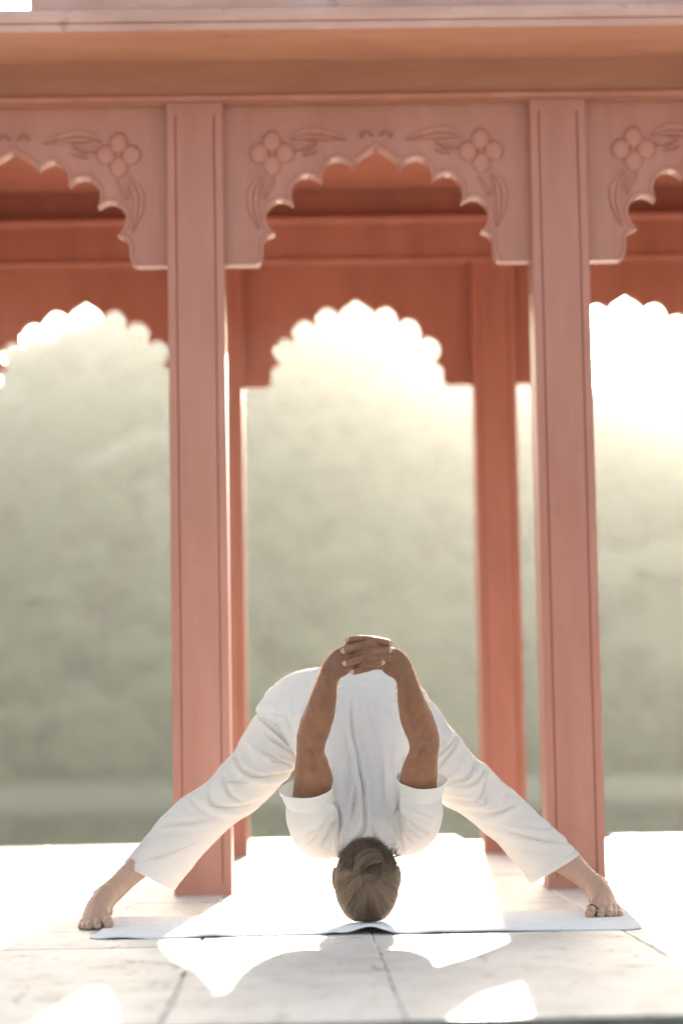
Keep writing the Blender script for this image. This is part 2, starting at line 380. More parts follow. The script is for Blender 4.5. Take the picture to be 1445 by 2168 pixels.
# arch outline (half), metres from the apex
K = 1 / 667.0; AP = 2.415; BOT = 2.025; TOPZ = 2.556
def foil(a, b, mids, n=10):
    return list(catmull([a] + mids + [b], n))
half = []
half += foil((0, 0), (52, 48), [(8, 8), (24, 17), (43, 32)])
half += foil((52, 48), (119, 80), [(61, 36), (84, 26), (104, 33), (117, 53)])[1:]
half += foil((119, 80), (182, 129), [(134, 66), (158, 62), (179, 78), (187, 104)])[1:]
half += foil((182, 129), (224, 192), [(204, 117), (227, 123), (243, 148), (237, 177)])[1:]
half += foil((224, 192), (256, 256), [(240, 199), (249, 212), (249, 238)])[1:]
half = [np.array(p) * K for p in half]
HW = (SP - PW) / 2
def arch_panel():
    right = [(p[0], AP - p[1]) for p in half]
    right[-1] = (right[-1][0] + .002, BOT + .004); right.append((right[-1][0] + .012, BOT))
    outl = [(HW + .001, TOPZ), (-HW - .001, TOPZ), (-HW - .001, BOT)] + [(-x, z) for x, z in reversed(right)] + right[1:] + [(HW + .001, BOT)]
    n = len(outl); T = .065
    v = [(x, 0, z) for x, z in outl] + [(x, T, z) for x, z in outl]
    tri = tessellate_polygon([[Vector((x, 0, z)) for x, z in outl]])
    f = [tuple(t) for t in tri] + [tuple(n + i for i in reversed(t)) for t in tri] + [(i, (i + 1) % n, n + (i + 1) % n, n + i) for i in range(n)]
    me = bpy.data.meshes.new('arch_panel'); me.from_pydata(v, [], f)
    bm = bmesh.new(); bm.from_mesh(me); bmesh.ops.recalc_face_normals(bm, faces=bm.faces); bm.to_mesh(me); bm.free()
    me.materials.append(M_PAINT)
    # moulded rim along the opening
    c = np.array([(-x, z) for x, z in reversed(right)] + right[1:]); tng = np.gradient(c, axis=0); tng /= np.linalg.norm(tng, axis=1)[:, None]
    for _ in range(2): tng[1:-1] = (tng[:-2] + tng[1:-1] * 2 + tng[2:]) / 4
    tng /= np.linalg.norm(tng, axis=1)[:, None]
    nr = np.stack([-tng[:, 1], tng[:, 0]], 1)          # away from the opening (upwards)
    if nr[len(nr) // 2][1] < 0: nr = -nr
    rows = [(0.0006, 0.001), (.0015, -.004), (.011, -.0045), (.015, .0015)]
    vv = []; m = len(c)
    for off, yy in rows: vv += [(c[i, 0] + nr[i, 0] * off, yy, c[i, 1] + nr[i, 1] * off) for i in range(m)]
    ff = [(k * m + i, k * m + i + 1, (k + 1) * m + i + 1, (k + 1) * m + i) for k in range(3) for i in range(m - 1)]
    rm = bpy.data.meshes.new('arch_rim'); rm.from_pydata(vv, [], ff); rm.materials.append(M_PAINT)
    bm = bmesh.new(); bm.from_mesh(rm); bmesh.ops.recalc_face_normals(bm, faces=bm.faces); bm.to_mesh(rm); bm.free()
    return me, rm
AM, RM = arch_panel()
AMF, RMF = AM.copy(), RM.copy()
for m_ in (AMF, RMF): m_.materials.clear(); m_.materials.append(M_SKYLIT)
def dome_mesh(name, rx, rz, h, n=20, rings=4):
    v = [(0, -h, 0)]; f = []
    for k in range(1, rings + 1):
        a = k / rings * math.pi / 2; yy = -h * math.cos(a) ** .6 if k < rings else .002
        v += [(rx * math.sin(a) ** .55 * math.cos(2 * math.pi * i / n), yy, rz * math.sin(a) ** .55 * math.sin(2 * math.pi * i / n)) for i in range(n)]
    f += [(0, 1 + (i + 1) % n, 1 + i) for i in range(n)]
    for k in range(rings - 1): f += [(1 + k * n + i, 1 + k * n + (i + 1) % n, 1 + (k + 1) * n + (i + 1) % n, 1 + (k + 1) * n + i) for i in range(n)]
    me = bpy.data.meshes.new(name); me.from_pydata(v, [], f); me.materials.append(M_SKYLIT)
    bm = bmesh.new(); bm.from_mesh(me); bmesh.ops.recalc_face_normals(bm, faces=bm.faces); bm.to_mesh(me); bm.free()
    me.polygons.foreach_set('use_smooth', [True] * len(me.polygons)); return me
def leaf_mesh(name, pts, widths, h):
    c = catmull(pts, 16); wd = np.interp(np.linspace(0, 1, 16), np.linspace(0, 1, len(widths)), widths)
    tg = np.gradient(c, axis=0); tg /= np.linalg.norm(tg, axis=1)[:, None]; nr = np.stack([-tg[:, 1], tg[:, 0]], 1)
    v = []; prof = [(-1, .002), (-.8, -h), (-.12, -h * .8), (0, -h * .25), (.12, -h * .8), (.8, -h), (1, .002)]
    for i in range(16): v += [(c[i, 0] + nr[i, 0] * wd[i] * a, b, c[i, 1] + nr[i, 1] * wd[i] * a) for a, b in prof]
    m = len(prof); f = [(i * m + k, i * m + k + 1, (i + 1) * m + k + 1, (i + 1) * m + k) for i in range(15) for k in range(m - 1)]
    me = bpy.data.meshes.new(name); me.from_pydata(v, [], f); me.materials.append(M_SKYLIT)
    bm = bmesh.new(); bm.from_mesh(me); bmesh.ops.recalc_face_normals(bm, faces=bm.faces); bm.to_mesh(me); bm.free(); return me
DOME_V = dome_mesh('petal', .031, .036, .012); DOME_H = dome_mesh('petal', .032, .035, .012); KNOB = dome_mesh('flower_centre', .009, .009, .007, 12)
fx, fz = .341, AP - .022            # flower centre from arch axis
leaves = {}
for sg in (1, -1):
    def L(pts, wd): return leaf_mesh('leaf', [(sg * x, z) for x, z in pts], wd, .009)
    leaves[sg] = [L([(fx - .06, fz + .048), (fx - .12, fz + .062), (fx - .18, fz + .055), (fx - .245, fz + .04)], [.005, .024, .018, .001]),
                  L([(fx - .075, fz + .01), (fx - .11, fz + .02), (fx - .15, fz + .032)], [.004, .015, .003]),
                  L([(fx - .10, fz - .01), (fx - .125, fz + .0), (fx - .15, fz + .004)], [.002, .010, .002]),
                  L([(fx + .035, fz - .075), (fx + .062, fz - .13), (fx + .062, fz - .19), (fx + .045, fz - .255)], [.004, .022, .017, .001]),
                  L([(fx - .01, fz - .085), (fx + .015, fz - .115), (fx + .025, fz - .15)], [.003, .015, .003]),
                  L([(.012, AP + .03), (.03, AP + .048), (.05, AP + .038), (.045, AP + .024)], [.003, .006, .006, .002])]
def make_panel(x, y, flip, carved):
    o = link(bpy.data.objects.new('arch_panel', AMF if carved else AM), pav); o.location = (x, y, 0); o.rotation_euler.z = math.pi if flip else 0
    link(bpy.data.objects.new('arch_rim', RMF if carved else RM), o)
    if carved:
        for sg in (1, -1):
            for me, dx, dz in ((DOME_V, 0, .040), (DOME_V, 0, -.040), (DOME_H, .042, 0), (DOME_H, -.042, 0), (KNOB, 0, 0)):
                p = link(bpy.data.objects.new(me.name.split('.')[0], me), o); p.location = (sg * fx + dx, 0, fz + dz)
            for me in leaves[sg]: link(bpy.data.objects.new('leaf', me), o)
    return o
for k in range(3):
    xc = PX[k] + SP / 2
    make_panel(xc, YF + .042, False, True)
    make_panel(xc, YR + PW - .042, True, False)
X0, X1 = PX[0] - PW / 2, PX[-1] + PW / 2
def bead_profile(y, z0, z1, out, sgn=-1):
    zc = (z0 + z1) / 2; r = (z1 - z0) / 2
    pr = [(y, z0)] + [(y + sgn * out * math.sin(a), zc - r * math.cos(a)) for a in np.linspace(.15, math.pi - .15, 9)] + [(y, z1)]
    return pr
def run(name, prof, x0, x1, mat_=M_PAINT, bevel=0): return MB().prism_x(prof, x0, x1).build(name, mat_, pav, False, bevel)
# lintel beams with a bead, front and rear
run('beam', [(YF + .004, 2.5525), (YF + PW - .004, 2.5525), (YF + PW - .004, 2.80), (YF + .004, 2.80)], X0 + .002, X1 - .002, M_DUSTY)
run('moulding', bead_profile(YF + .006, 2.5535, 2.582, .028), X0 - .004, X1 + .004, M_SKYLIT)
run('beam', [(YR - .002, 2.5525), (YR + PW + .002, 2.5525), (YR + PW + .002, 2.878), (YR + .05, 2.878), (YR + .05, 2.76), (YR - .002, 2.76)], X0 + .002, X1 - .002)
run('moulding', bead_profile(YR + .0, 2.5535, 2.572, .018), X0 + .003, X1 - .003)
run('moulding', bead_profile(YR + .0, 2.722, 2.764, .035), X0 + .003, X1 - .003)
for xa in (X0 + .004, X1 - PW + .004 + .0):
    MB().box((xa, YF + PW - .006, 2.5535), (xa + PW - .008, YR + .0, 2.795)).build('beam', M_PAINT, pav)
# eaves on four sides, with a stepped lip
def eave_prof(y, s):
    return [(y, 2.690), (y - s * .43, 2.666), (y - s * .43, 2.716), (y, 2.75)]
def lip_prof(y, s):
    return [(y - s * .4302, 2.664), (y - s * .437, 2.664), (y - s * .441, 2.669), (y - s * .441, 2.684), (y - s * .437, 2.688), (y - s * .447, 2.692), (y - s * .449, 2.712), (y - s * .447, 2.728), (y - s * .4302, 2.735)]
for y_, s_ in ((YF + .004, 1), (YR + PW + .002, -1)):
    e_ = run('eave', eave_prof(y_, s_), X0 - .45, X1 + .45, M_UNDER)
    MB().prism_x(lip_prof(y_, s_), X0 - .452, X1 + .452).build('eave_lip', M_TOP, e_)
MB().prism_y([(X0 + .002, 2.690), (X0 - .449, 2.667), (X0 - .449, 2.718), (X0 + .002, 2.75)], YF + .003, YR + PW).build('eave', M_TOP, pav)
MB().prism_y([(X1 - .002, 2.690), (X1 + .449, 2.667), (X1 + .449, 2.718), (X1 - .002, 2.75)], YF + .003, YR + PW).build('eave', M_TOP, pav)
MB().prism_x([(YF + .02, 2.798), (YR + PW - .02, 2.882), (YR + PW - .02, 2.93), (YF + .02, 2.83)], X0 - .01, X1 + .01).build('ceiling', M_PAINT, pav)
# parapet blocks standing on the eave edge
for a, b in ((X0 - .3, -1.35), (-.788, X1 + .3)):
    MB().box((a, YF - .40, 2.732), (b, YF - .30, 2.93)).build('parapet', M_TOP, pav, bevel=.006)
MB().box((X0 - .3, YR + PW + .30, 2.719), (X1 + .3, YR + PW + .40, 2.93)).build('parapet', M_TOP, pav, bevel=.006)

# ------------------------------------------------------------------ mat
nx, ny = 560, 200
u, v = np.meshgrid(np.linspace(0, 1, nx), np.linspace(0, 1, ny))
fl = np.array([-.512, 5.985]); fr = np.array([.846, 5.99]); bl = np.array([-.505, 6.70]); br = np.array([.885, 6.63])
px_ = (1 - v) * ((1 - u) * fl[0] + u * fr[0]) + v * ((1 - u) * bl[0] + u * br[0])
py_ = (1 - v) * ((1 - u) * fl[1] + u * fr[1]) + v * ((1 - u) * bl[1] + u * br[1])
P3 = np.stack([px_.ravel(), py_.ravel(), 0 * px_.ravel()], 1)
py_ = py_ + (.006 * vnoise(P3, 3.5, 2) + .003 * vnoise(P3, 11, 6)).reshape(py_.shape) * (1 - v) * 1.5 + .03 * (np.clip(1 - u / .03, 0, 1) ** 2 + np.clip(1 - (1 - u) / .03, 0, 1) ** 2) * (1 - v) ** 3
px_ = px_ + (.006 * vnoise(P3 * [0, 1, 0], 6, 8)).reshape(py_.shape)
def gs(x, c, s): return np.exp(-((x - c) / s) ** 2)
front = np.clip(1 - v / .42, 0, 1) ** 1.5
zz = .0048 + (.0016 * fbm(P3, 7, 4, 2)).reshape(px_.shape) * .7
zz = zz + front * (.019 * gs(px_, .172, .048) + .006 * gs(px_, .08, .03) + .006 * gs(px_, -.215, .05) + .004 * gs(px_, -.44, .05) + .003 * gs(px_, .33, .04) + .002 * gs(px_, .46, .1))
zz = zz + .004 * gs(px_ - .2 * py_, .62 - .2 * 6.5, .09) * np.exp(-((v - .93) / .1) ** 2) + .0035 * gs(v, .97, .03) * (np.sin(px_ * 9) * .5 + .5)
edge = np.minimum(np.minimum(u * 1.36, (1 - u) * 1.36), np.minimum(v * .7, (1 - v) * .7))
rim_ = np.clip(edge / .008, 0, 1); zz = zz - .0025 * (1 - rim_) ** 2
zz = np.maximum(zz, .0042 - .0025 * (1 - rim_) ** 2)
zz[:, :] += np.clip(edge / .02, 0, 1) * (.0003 * np.sin(px_ * 430 + 1.5 * np.sin(py_ * 60)) + (.0009 * vnoise(np.stack([px_.ravel() * 1.0, py_.ravel() * 2.2, 0 * px_.ravel()], 1), 70, 3)).reshape(px_.shape))
idx = np.arange(nx * ny).reshape(ny, nx)
qf = np.stack([idx[:-1, :-1], idx[:-1, 1:], idx[1:, 1:], idx[1:, :-1]], -1).reshape(-1, 4)
mo = mesh('yoga_mat', np.stack([px_.ravel(), py_.ravel(), zz.ravel()], 1), qf, M_MAT, None, True)
so = mo.modifiers.new('thickness', 'SOLIDIFY'); so.thickness = .0036; so.offset = -1
tag(mo, 'white ribbed cotton yoga mat with a rumpled front edge under the head and feet', 'yoga mat')

# ------------------------------------------------------------------ person
class Clay:
    """overlapping closed pieces, fused into one skin by voxel remeshing"""
    def __init__(s): s.mb = MB()
    def tube(s, pts, ra, rb=None, n=20, res=None, cap=1.0):
        """pts: (x, y, Y) measured; ra, rb: half widths across and in depth, in measured units"""
        c = np.array([at(*p) for p in pts]); k = np.array([p[2] for p in pts]) / F * 1.006
        ra = np.array(ra, float) * k; rb = ra if rb is None else np.array(rb, float) * k
        return s.tube3(c, ra, rb, n, res, cap)
    def tube3(s, c, ra, rb, n=20, res=None, cap=1.0):
        res = res or max(12, len(c) * 8)
        c = catmull(c, res); ra = catmull(np.stack([ra, ra], 1), res)[:, 0]; rb = catmull(np.stack([rb, rb], 1), res)[:, 0]
        tg = np.gradient(c, axis=0); tg /= np.linalg.norm(tg, axis=1)[:, None]
        if cap:   # rounded ends
            m = 5; a0 = [c[0] - tg[0] * ra[0] * cap * math.sin(t) for t in np.linspace(math.pi / 2 * .96, .2, m)]; f0 = [math.cos(t) for t in np.linspace(math.pi / 2 * .96, .2, m)]
            a1 = [c[-1] + tg[-1] * ra[-1] * cap * math.sin(t) for t in np.linspace(.2, math.pi / 2 * .96, m)]; f1 = [math.cos(t) for t in np.linspace(.2, math.pi / 2 * .96, m)]
            c = np.vstack([a0, c, a1]); tg = np.vstack([[tg[0]] * m, tg, [tg[-1]] * m])
            rb = np.concatenate([rb[0] * np.array(f0), rb, rb[-1] * np.array(f1)]); ra = np.concatenate([ra[0] * np.array(f0), ra, ra[-1] * np.array(f1)])
        view = np.array([0, 1.0, 0]); sd_ = np.cross(tg, view); bad = np.linalg.norm(sd_, axis=1) < .25
        alt = np.cross(tg, np.array([0, 0, 1.0])); sd_[bad] = alt[bad]
        for i in range(1, len(sd_)):
            if np.dot(sd_[i], sd_[i - 1]) < 0: sd_[i] *= -1
        sd_ /= np.linalg.norm(sd_, axis=1)[:, None]; dp = np.cross(sd_, tg)
        ang = np.linspace(0, 2 * math.pi, n, endpoint=False); V = []
        for i in range(len(c)): V += [c[i] + sd_[i] * ra[i] * math.cos(a) + dp[i] * rb[i] * math.sin(a) for a in ang]
        m = len(c); f = [(i * n + j, i * n + (j + 1) % n, (i + 1) * n + (j + 1) % n, (i + 1) * n + j) for i in range(m - 1) for j in range(n)]
        f += [tuple(reversed(range(n))), tuple(range((m - 1) * n, m * n))]
        s.mb.add(V, f); return s
    def ball(s, c, r, rot=None):
        if len(c) == 3 and c[0] > 20: c = at(*c)
        v = ico_v * np.array(r)
        if rot is not None: v = v @ np.array(rot.to_3x3()).T
        s.mb.add(v + np.array(c), ico_f); return s
    def fuse(s, name, vox):
        o = mesh(name, s.mb.v, s.mb.f)
        bm = bmesh.new(); bm.from_mesh(o.data); bmesh.ops.recalc_face_normals(bm, faces=bm.faces); bm.to_mesh(o.data); bm.free()
        r = o.modifiers.new('r', 'REMESH'); r.mode = 'VOXEL'; r.voxel_size = vox; r.adaptivity = 0
        dg = bpy.context.evaluated_depsgraph_get(); me = bpy.data.meshes.new_from_object(o.evaluated_get(dg))
        bpy.data.objects.remove(o); me.name = name; return me
def get_co(me):
    a = np.empty(len(me.vertices) * 3, np.float32); me.vertices.foreach_get('co', a); return a.reshape(-1, 3).astype(float)
def set_co(me, co): me.vertices.foreach_set('co', co.astype(np.float32).ravel()); me.update()
def normals(me):
    a = np.empty(len(me.vertices) * 3, np.float32); me.vertex_normals.foreach_get('vector', a); return a.reshape(-1, 3).astype(float)
def smooth(me, it, lam=.5, mask=None):
    e = np.empty(len(me.edges) * 2, np.int32); me.edges.foreach_get('vertices', e); e = e.reshape(-1, 2); co = get_co(me); n = len(co)
    deg = np.bincount(e.ravel(), minlength=n).astype(float)[:, None]
    for _ in range(it):
        a = np.stack([np.bincount(e[:, 0], co[e[:, 1], k], n) + np.bincount(e[:, 1], co[e[:, 0], k], n) for k in range(3)], 1) / deg
        l = lam if mask is None else lam * mask[:, None]
        co = co + l * (a - co)
    set_co(me, co)
def fold_field(px, folds):
    """signed crease profile along measured lines: (points, width, depth in mm, kind)"""
    out = np.zeros(len(px))
    for pts, wd, dep, kind in folds:
        c = catmull(pts, max(14, len(pts) * 6)); lo = c.min(0) - 5 * wd; hi = c.max(0) + 5 * wd
        sel = np.where(((px > lo) & (px < hi)).all(1))[0]
        if not len(sel): continue
        p = px[sel]; best = np.full(len(p), 1e9); sg = np.zeros(len(p)); tt = np.zeros(len(p)); m = len(c) - 1
        for i in range(m):
            a, b = c[i], c[i + 1]; ab = b - a; L2 = ab @ ab
            t = np.clip(((p - a) @ ab) / L2, 0, 1); d = p - a - t[:, None] * ab; dist = np.hypot(d[:, 0], d[:, 1])
            k = dist < best; best[k] = dist[k]; tt[k] = (i + t[k]) / m; cr = ab[0] * (p[:, 1] - a[1]) - ab[1] * (p[:, 0] - a[0]); sg[k] = np.sign(cr[k])
        s = best * sg / wd; amp = np.sin(np.pi * np.clip(tt * .94 + .03, 0, 1)) ** .6
        if kind == 'v': prof = -np.exp(-(s / .55) ** 2) + .55 * np.exp(-((s - 1.35) / 1.0) ** 2) + .4 * np.exp(-((s + 1.35) / 1.0) ** 2)
        elif kind == 'l': prof = np.where(s > 0, np.exp(-(s / 2.2) ** 2), -.7 * np.exp(-(s / .7) ** 2)) * .9      # one side overlaps
        elif kind == 'r': prof = np.where(s < 0, np.exp(-(s / 2.2) ** 2), -.7 * np.exp(-(s / .7) ** 2)) * .9
        else: prof = np.exp(-(s / 1.0) ** 2)                                                                  # ridge
        out[sel] += amp * prof * dep * .001
    return out

person = empty('person', (0.16, 6.4, 0)); person.location = (0, 0, 0)
tag(person, 'person in loose white clothes bent forward, head on the mat, hands clasped above the back', 'person')
TOE = 6.30
b = Clay()
# arms, photo left then right: forearm, elbow, upper arm, shoulder
b.tube([(697, 1428, 6.10), (691, 1450, 6.105), (685, 1478, 6.12), (677, 1508, 6.145), (667, 1538, 6.175), (659, 1566, 6.205), (657, 1594, 6.225), (660, 1622, 6.25), (663, 1655, 6.29), (658, 1700, 6.345), (662, 1748, 6.42)],
       [20, 22.5, 27, 31.5, 33.5, 31.5, 30, 36, 41, 38, 32], [16, 19, 25, 29, 30, 29, 29, 33, 37, 35, 30])
b.tube([(857, 1428, 6.10), (862, 1450, 6.105), (868, 1478, 6.12), (877, 1508, 6.145), (888, 1538, 6.175), (897, 1566, 6.205), (896, 1594, 6.225), (890, 1622, 6.25), (885, 1652, 6.29), (886, 1700, 6.345), (884, 1742, 6.42)],
       [20, 22.5, 28, 33, 34.5, 32.5, 31, 36, 39, 38, 32], [16, 19, 25, 29, 30, 29, 29, 33, 36, 35, 30])
# palms
b.tube([(697, 1430, 6.10), (707, 1416, 6.102), (722, 1402, 6.098), (738, 1391, 6.095)], [21, 25, 28, 25], [16, 15, 12, 9])
b.tube([(857, 1430, 6.10), (846, 1415, 6.102), (831, 1402, 6.098), (815, 1392, 6.095)], [21, 26, 29, 25], [16, 15, 12, 9])
b.ball((689, 1438, 6.085), (.009, .007, .010)); b.ball((863, 1441, 6.085), (.009, .007, .010))
FING = [  # chains from knuckle to tip; the two hands alternate
    ([(818, 1366, 6.10), (795, 1355, 6.075), (768, 1353, 6.058), (738, 1354.5, 6.066)], [8, 7.6, 7.8, 7.4]),
    ([(826, 1380, 6.09), (800, 1366, 6.060), (768, 1365.5, 6.036), (731, 1378, 6.060)], [9, 8.6, 8.8, 8.4]),
    ([(826, 1398, 6.09), (800, 1389, 6.060), (774, 1392, 6.034), (734, 1404, 6.058)], [9, 8.6, 8.8, 8.4]),
    ([(815, 1410, 6.09), (794, 1411, 6.072), (772, 1416.5, 6.054), (749, 1422, 6.060)], [8, 7.6, 7.6, 7.0]),
    ([(736, 1368, 6.10), (760, 1359, 6.080), (787, 1356.5, 6.050), (821, 1361, 6.062)], [8, 7.6, 8, 7.8]),
    ([(730, 1392, 6.09), (754, 1386, 6.066), (780, 1379, 6.034), (819, 1378, 6.056)], [9, 8.4, 8.8, 8.6]),
    ([(736, 1414, 6.09), (757, 1410, 6.070), (781, 1404, 6.040), (805, 1403.5, 6.060)], [8.6, 8.2, 8.4, 8.0]),
    ([(740, 1366, 6.13), (765, 1362, 6.135), (790, 1364, 6.13), (806, 1370, 6.12)], [8, 7.6, 7.6, 7]),
    ([(712, 1408, 6.125), (735, 1398, 6.145), (757, 1392, 6.150), (778, 1389, 6.148)], [12, 11, 10, 8.5]),
    ([(842, 1408, 6.125), (818, 1396, 6.15), (798, 1384, 6.155), (778, 1378, 6.15)], [12, 11, 10, 8.5])]
for c, r in FING: b.tube(c, r, [x * .95 for x in r], 14, 20)
for c in ((768, 1365.5, 6.033), (774, 1392, 6.031), (780, 1379, 6.031), (781, 1404, 6.037)): b.ball(c, (.0095, .0085, .0092))
# head, upside down with the crown on the mat, face turned away
hx, hy = at(775.5, 1880, 6.36)[0], 6.355
b.ball((hx, hy, .112), (.074, .094, .105))
b.ball((hx, hy + .052, .150), (.058, .058, .058)); b.ball((hx, hy + .074, .190), (.032, .032, .024))
b.ball((hx, hy + .106, .150), (.013, .018, .020)); b.ball((hx, hy + .098, .132), (.009, .012, .03))
for s_ in (-1, 1):
    b.ball((hx + s_ * .030, hy + .088, .105), (.022, .012, .008)); b.ball((hx + s_ * .04, hy + .07, .15), (.022, .022, .024))
b.ball((hx, hy + .099, .175), (.022, .010, .005)); b.ball((hx, hy + .098, .184), (.020, .010, .0055))
for s_ in (-1, 1):
    R_ = Matrix.Rotation(s_ * .35, 4, 'Z')
    b.ball((hx + s_ * .0825, hy + .012, .118), (.007, .019, .031), R_); b.ball((hx + s_ * .082, hy + .006, .137), (.007, .010, .012), R_)
b.tube3(np.array([[hx, hy + .0, .15], [hx - .004, hy + .10, .18], [hx - .008, hy + .125, .22]]), np.array([.052, .042, .036]), np.array([.050, .048, .04]))
# trunk under the shirt and thighs under the trousers
b.tube([(770, 1770, 6.47), (768, 1700, 6.53), (765, 1620, 6.62), (758, 1540, 6.70), (750, 1490, 6.74)], [88, 88, 80, 98, 85], [38, 50, 52, 55, 46], 24, None, .3)
b.tube([(662, 1748, 6.43), (770, 1760, 6.475), (884, 1742, 6.43)], [32, 38, 32], [30, 34, 30], 18)
b.tube([(735, 1505, 6.74), (640, 1550, 6.74), (540, 1630, 6.70), (450, 1715, 6.66), (365, 1782, 6.62), (322, 1816, 6.60), (285, 1843, 6.57), (250, 1876, 6.54), (224, 1899, 6.50)],
       [70, 60, 48, 42, 34, 28, 25.5, 23.5, 25], [60, 56, 46, 42, 36, 32, 28, 26, 28])
b.tube([(765, 1505, 6.74), (880, 1550, 6.76), (985, 1655, 6.73), (1075, 1730, 6.70), (1150, 1792, 6.66), (1198, 1824, 6.63), (1232, 1853, 6.60), (1262, 1880, 6.56)],
       [70, 60, 48, 42, 36, 30, 23.5, 24.5], [60, 56, 46, 42, 36, 31, 26, 28])
# feet
def foot(ank, mid, ball_, heel, toes, outer):
    b.tube([ank, mid, ball_], [25, 26, 31], [30, 24, 15], 20)
    b.tube([(heel[0], heel[1] - 16, heel[2]), heel], [25, 25], [30, 28], 18)
    b.ball(heel, (.031, .034, .028))
    for c, r in toes: b.tube(c, r, [x * .98 for x in r], 14, 16)
    b.ball(outer, (.013, .013, .013))
foot((224, 1899, 6.50), (207, 1925, 6.43), (203, 1948, 6.36), (214, 1928, 6.56),
     [([(222, 1944, 6.365), (229, 1951, 6.33), (230, 1955, 6.305)], [14, 12, 11.5]),
      ([(208, 1945, 6.36), (207, 1953, 6.325), (207, 1959, 6.30)], [10, 8, 8.2]),
      ([(196, 1947, 6.36), (191, 1955, 6.33), (190, 1960.5, 6.305)], [10, 7.6, 7.8]),
      ([(186, 1949, 6.365), (180, 1957, 6.335), (179, 1962, 6.315)], [9, 6.8, 6.8]),
      ([(178, 1951, 6.37), (172, 1958, 6.35), (170.5, 1962, 6.33)], [9, 6.5, 6.3])], (206, 1892, 6.53))
foot((1262, 1880, 6.56), (1276, 1905, 6.49), (1277, 1925, 6.42), (1270, 1906, 6.62),
     [([(1258, 1921, 6.425), (1250, 1929, 6.39), (1247.5, 1934, 6.365)], [14, 12, 11.2]),
      ([(1273, 1922, 6.42), (1272, 1930, 6.385), (1271, 1936, 6.36)], [10, 8, 8.4]),
      ([(1287, 1921, 6.42), (1289, 1928, 6.39), (1289, 1934.5, 6.365)], [10, 8, 8.2]),
      ([(1297, 1921, 6.425), (1300, 1929, 6.395), (1300, 1935, 6.375)], [9, 6.8, 6.6]),
      ([(1303, 1922, 6.43), (1310, 1930, 6.405), (1311, 1934.5, 6.385)], [9, 7, 7.6])], (1278, 1870, 6.58))
me = b.fuse('body', .0018)
co = get_co(me)
smooth(me, 2, .5); body_px = to_px(get_co(me)); co = get_co(me); nr = normals(me)
hand = (body_px[:, 1] < 1435) & (co[:, 2] > .55)
smooth(me, 8, .5, (~hand & (co[:, 1] < 6.5) & (co[:, 2] > .28)).astype(float))
co = get_co(me); nr = normals(me); body_px = to_px(co)
BF = [([(654, 1578), (661, 1592), (664, 1606), (663, 1630)], 7, 5, 'v'), ([(898, 1576), (892, 1588), (885, 1600), (880, 1622)], 7, 5, 'v'),
      ([(690, 1460), (684, 1490), (676, 1525)], 6, 1.0, 'ridge'), ([(700, 1455), (695, 1490), (688, 1530)], 5, .9, 'ridge'), ([(678, 1500), (668, 1540)], 6, .8, 'ridge'),
      ([(862, 1460), (870, 1495), (880, 1530)], 6, 1.0, 'ridge'), ([(852, 1455), (858, 1490), (868, 1530)], 5, .9, 'ridge'),
      ([(716, 1392), (704, 1408), (695, 1425)], 4, 1.0, 'ridge'), ([(728, 1396), (715, 1412), (706, 1428)], 4, .9, 'ridge'), ([(838, 1392), (848, 1408), (857, 1425)], 4, 1.0, 'ridge'), ([(826, 1398), (838, 1412), (846, 1428)], 4, .9, 'ridge'),
      ([(686, 1436), (700, 1440), (712, 1438)], 3, .9, 'v'), ([(840, 1440), (852, 1442), (868, 1436)], 3, .9, 'v'),
      ([(222, 1900), (215, 1925), (222, 1942)], 5, 1.2, 'ridge'), ([(214, 1905), (205, 1930), (206, 1944)], 4, 1.0, 'ridge'), ([(208, 1905), (194, 1930), (191, 1944)], 4, .8, 'ridge'),
      ([(1268, 1885), (1266, 1905), (1260, 1920)], 5, 1.2, 'ridge'), ([(1274, 1885), (1278, 1908), (1274, 1922)], 4, 1.0, 'ridge'), ([(1280, 1888), (1292, 1910), (1290, 1922)], 4, .8, 'ridge'), ([(1284, 1892), (1300, 1914)], 4, .8, 'ridge')]
fd = fold_field(body_px, BF) * (nr[:, 1] < .25)
fd += .0009 * fbm(co, 45, 31, 2) * (co[:, 1] < 6.5)
set_co(me, co + nr * fd[:, None])
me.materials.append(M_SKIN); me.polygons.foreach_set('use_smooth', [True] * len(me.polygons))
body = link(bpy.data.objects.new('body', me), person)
attr(body, 'tone', np.clip((.24 - co[:, 2]) / .10, 0, 1) * (co[:, 1] > 6.2) * (np.abs(co[:, 0] - hx) > .2) * .72 + .55 * ((np.abs(co[:, 0] - hx) < .2) & (co[:, 2] < .26) & (co[:, 1] > 6.2)))  # feet and shins paler: floor-bounce light and flare put into the skin tone
hair_n = np.clip(fbm(co * [1, 1, .35], 60, 77, 2) * 1.2, 0, 1)
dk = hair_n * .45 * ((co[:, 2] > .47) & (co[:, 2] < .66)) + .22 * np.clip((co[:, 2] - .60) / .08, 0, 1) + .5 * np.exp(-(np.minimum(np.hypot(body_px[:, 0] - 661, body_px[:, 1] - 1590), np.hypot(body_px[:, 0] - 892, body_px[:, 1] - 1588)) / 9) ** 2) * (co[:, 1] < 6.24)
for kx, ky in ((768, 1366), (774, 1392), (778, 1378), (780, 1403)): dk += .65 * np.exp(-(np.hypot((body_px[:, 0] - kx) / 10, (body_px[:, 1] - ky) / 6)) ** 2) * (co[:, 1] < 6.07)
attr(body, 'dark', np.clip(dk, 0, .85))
for s_ in (-1, 1): mesh('eye', ico_v * .012 + np.array([hx + s_ * .030, hy + .080, .116]), ico_f, M_EYE, body, True)
